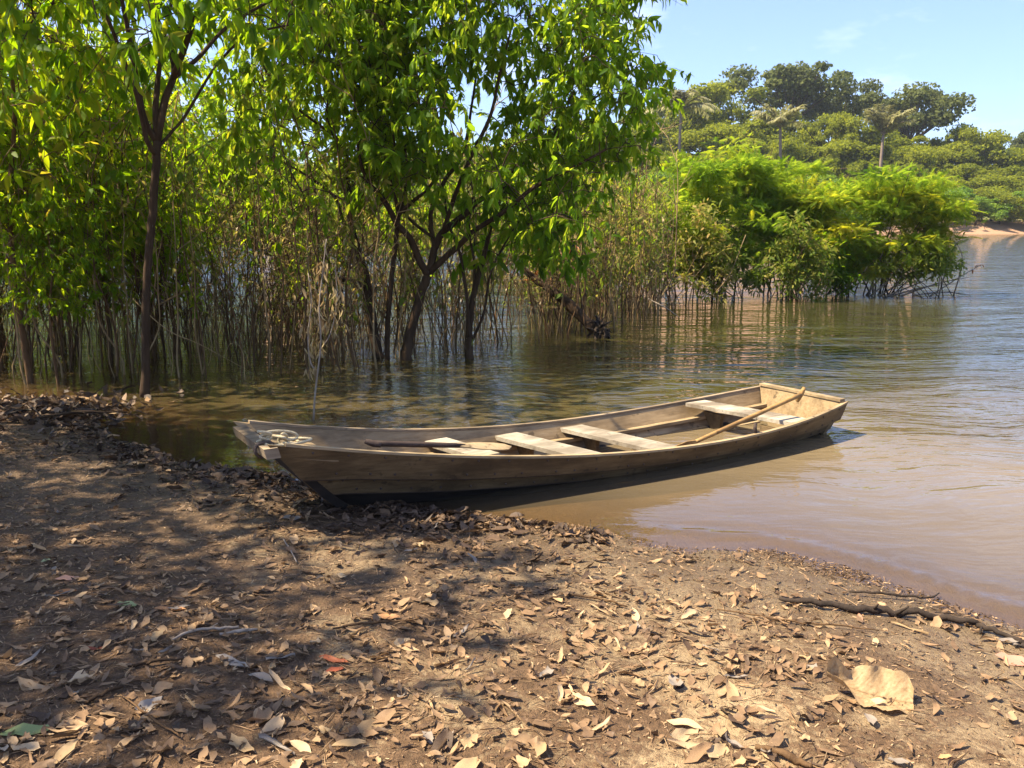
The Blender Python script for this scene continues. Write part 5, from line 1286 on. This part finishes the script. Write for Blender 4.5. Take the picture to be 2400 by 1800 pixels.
# small leaves, scraps and crumbs nobody could count
def scatter(nw, xr, yr, dmin, rng, cov=True):
    x = rng.uniform(*xr, nw * 3); y = rng.uniform(yr[0], yr[1], nw * 3); d = shore_d(x, y); ok = (d > dmin) & (np.abs(x + .5) < y * .66 + 1.8)
    if cov: ok &= rng.random(len(x)) < cover(x, y)
    x, y = x[ok][:nw], y[ok][:nw]; return x, y, ground_z(x, y)
rng = np.random.default_rng(560); mb = MB()
for k in range(12):
    x, y, z = scatter(900, (-7, 3.2), (1.2, 8.4), .03, rng); N = len(x); V, F = DTL[k]
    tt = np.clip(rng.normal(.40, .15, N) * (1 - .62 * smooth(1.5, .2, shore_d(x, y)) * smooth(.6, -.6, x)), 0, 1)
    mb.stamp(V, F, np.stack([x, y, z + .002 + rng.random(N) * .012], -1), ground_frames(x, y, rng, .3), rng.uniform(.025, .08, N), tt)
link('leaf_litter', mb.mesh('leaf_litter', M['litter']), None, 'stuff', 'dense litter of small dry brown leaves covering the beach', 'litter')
mb = MB(); x, y, z = scatter(52000, (-6.5, 3.2), (1.2, 7.8), .0, rng, False); N = len(x)
V = np.array([[-.5, -.12, 0], [.45, -.15, .05], [.5, .13, .12], [-.4, .15, .06]]); F = np.array([[0, 1, 2], [0, 2, 3]])
mb.stamp(V, F, np.stack([x, y, z + .001 + rng.random(N) * .004], -1), ground_frames(x, y, rng, .45), np.stack([rng.uniform(.004, .026, N), rng.uniform(.004, .018, N), rng.uniform(.008, .03, N)], -1), np.clip(rng.beta(1.6, 2.2, N), 0, 1))
link('litter_crumbs', mb.mesh('litter_crumbs', M['litter']), None, 'stuff', 'fine crumbs of rotted leaf strewn over the sand', 'litter')
VC, FC = V, F
mb = MB(); x, y, z = scatter(2200, (-6.5, 3.2), (1.2, 7.6), .03, rng)
for a, b, c_ in zip(x, y, z):
    az = rng.uniform(0, 6.28); L = rng.uniform(.03, .12); dv = np.array([math.cos(az), math.sin(az), 0]) * L
    mb.tube(np.stack([[a, b, c_ + .004], np.array([a, b, c_ + .008]) + dv * .5 + rng.normal(size=3) * .004, np.array([a, b, c_ + .005]) + dv]), [.0012, .0016, .0008], 4, rng.uniform(.1, .7), cap=False)
link('twig_litter', mb.mesh('twig_litter', M['litter']), None, 'stuff', 'scattered thin twig ends lying among the leaves', 'litter')

# ------------------------------------------------------------------ thin humid air
mb = MB(); P = np.zeros((2, 2, 2, 3))
for i, xv in enumerate((-265, 265)):
    for j, yv in enumerate((-45, 1520)):
        for k, zv in enumerate((-2.5, 60)): P[i, j, k] = (xv, yv, zv)
mb.box(P)
m, n, l, out = new_mat('humid_air')
vp = n.new('ShaderNodeVolumePrincipled'); vp.inputs['Density'].default_value = HAZE; vp.inputs['Color'].default_value = (.86, .92, 1, 1); vp.inputs['Anisotropy'].default_value = .2
l.new(vp.outputs[0], out.inputs['Volume'])
link('haze', mb.mesh('haze', m, False), kind='stuff')

rng = np.random.default_rng(570); x = rng.uniform(-5, 2.7, 60000); y = np.interp(x, SHX, SHY) + rng.normal(size=60000) * .16; d = shore_d(x, y)
ok = (d > -.03) & (d < .16) & (rng.random(60000) < .10 + .5 * smooth(.4, .7, fbm(x * 3, y * 3, 2))); x, y = x[ok][:9000], y[ok][:9000]; N = len(x); mb = MB()
mb.stamp(VC, FC, np.stack([x, y, np.maximum(ground_z(x, y), 0) + .002 + rng.random(N) * .005], -1), ground_frames(x, y, rng, .4), np.stack([rng.uniform(.006, .035, N), rng.uniform(.005, .02, N), rng.uniform(.01, .03, N)], -1), np.clip(rng.beta(1.1, 3.2, N), 0, 1))
link('drift_debris', mb.mesh('drift_debris', M['litter']), None, 'stuff', 'dark crumbs of leaf and bark washed up along the water edge', 'debris')
rng = np.random.default_rng(580); mb = MB()
for k in range(12):
    px, py = rng.normal(110, 95, 70), rng.normal(968, 16, 70); pp = np.array([gpt(a, b) for a, b in zip(px, py)])
    hp = .10 * np.exp(-((px - 110) / 120) ** 2 - ((py - 966) / 18) ** 2) * rng.random(70) + .01; pp[:, 2] = np.maximum(pp[:, 2], 0) + hp
    mb.stamp(DTL[k][0], DTL[k][1], pp, ground_frames(pp[:, 0], pp[:, 1], rng, .6), rng.uniform(.07, .17, 70), np.clip(rng.beta(1.2, 5, 70), 0, 1))
link('drift_leaves', mb.mesh('drift_leaves', M['litter']), None, 'stuff', 'heap of dark wet leaves washed up at the left waterline', 'leaves')
rng = np.random.default_rng(590); mb = MB()
for k in range(12):
    x = rng.uniform(-3.6, .5, 400); y = np.interp(x, SHX, SHY) - rng.gamma(1.6, .16, 400) + .02; d = shore_d(x, y)
    ok = (d > -.02) & (rng.random(400) < .35 + .65 * (fbm(x * 3 + 2, y * 3, 2) > .5)); x, y = x[ok][:130], y[ok][:130]; q = len(x)
    mb.stamp(DTL[k][0], DTL[k][1], np.stack([x, y, np.maximum(ground_z(x, y), 0) + rng.random(q) * .02], -1), ground_frames(x, y, rng, .35), rng.uniform(.05, .12, q), np.clip(rng.beta(1.1, 6, q), 0, 1))
link('wet_leaves', mb.mesh('wet_leaves', M['litter']), None, 'stuff', 'band of blackened wet leaves along the waterline by the bow', 'leaves')
mb = MB()
for side in (-1, 1):
    for va, oa in ((.05, -.001), (.33, -.001), (.47, .038), (.62, .038)):
        tq = np.linspace(.05, .97, 22) + rng.normal(size=22) * .006; q = hull(tq, 0 * tq + va, side, oa); q2 = hull(tq, 0 * tq + va, side, oa - .004)
        for a_, b_ in zip(q, q2): mb.tube(np.stack([a_, b_]), [.008, .007], 6)
link('nails', mb.mesh('nails', M['strap']), boat, 'stuff')
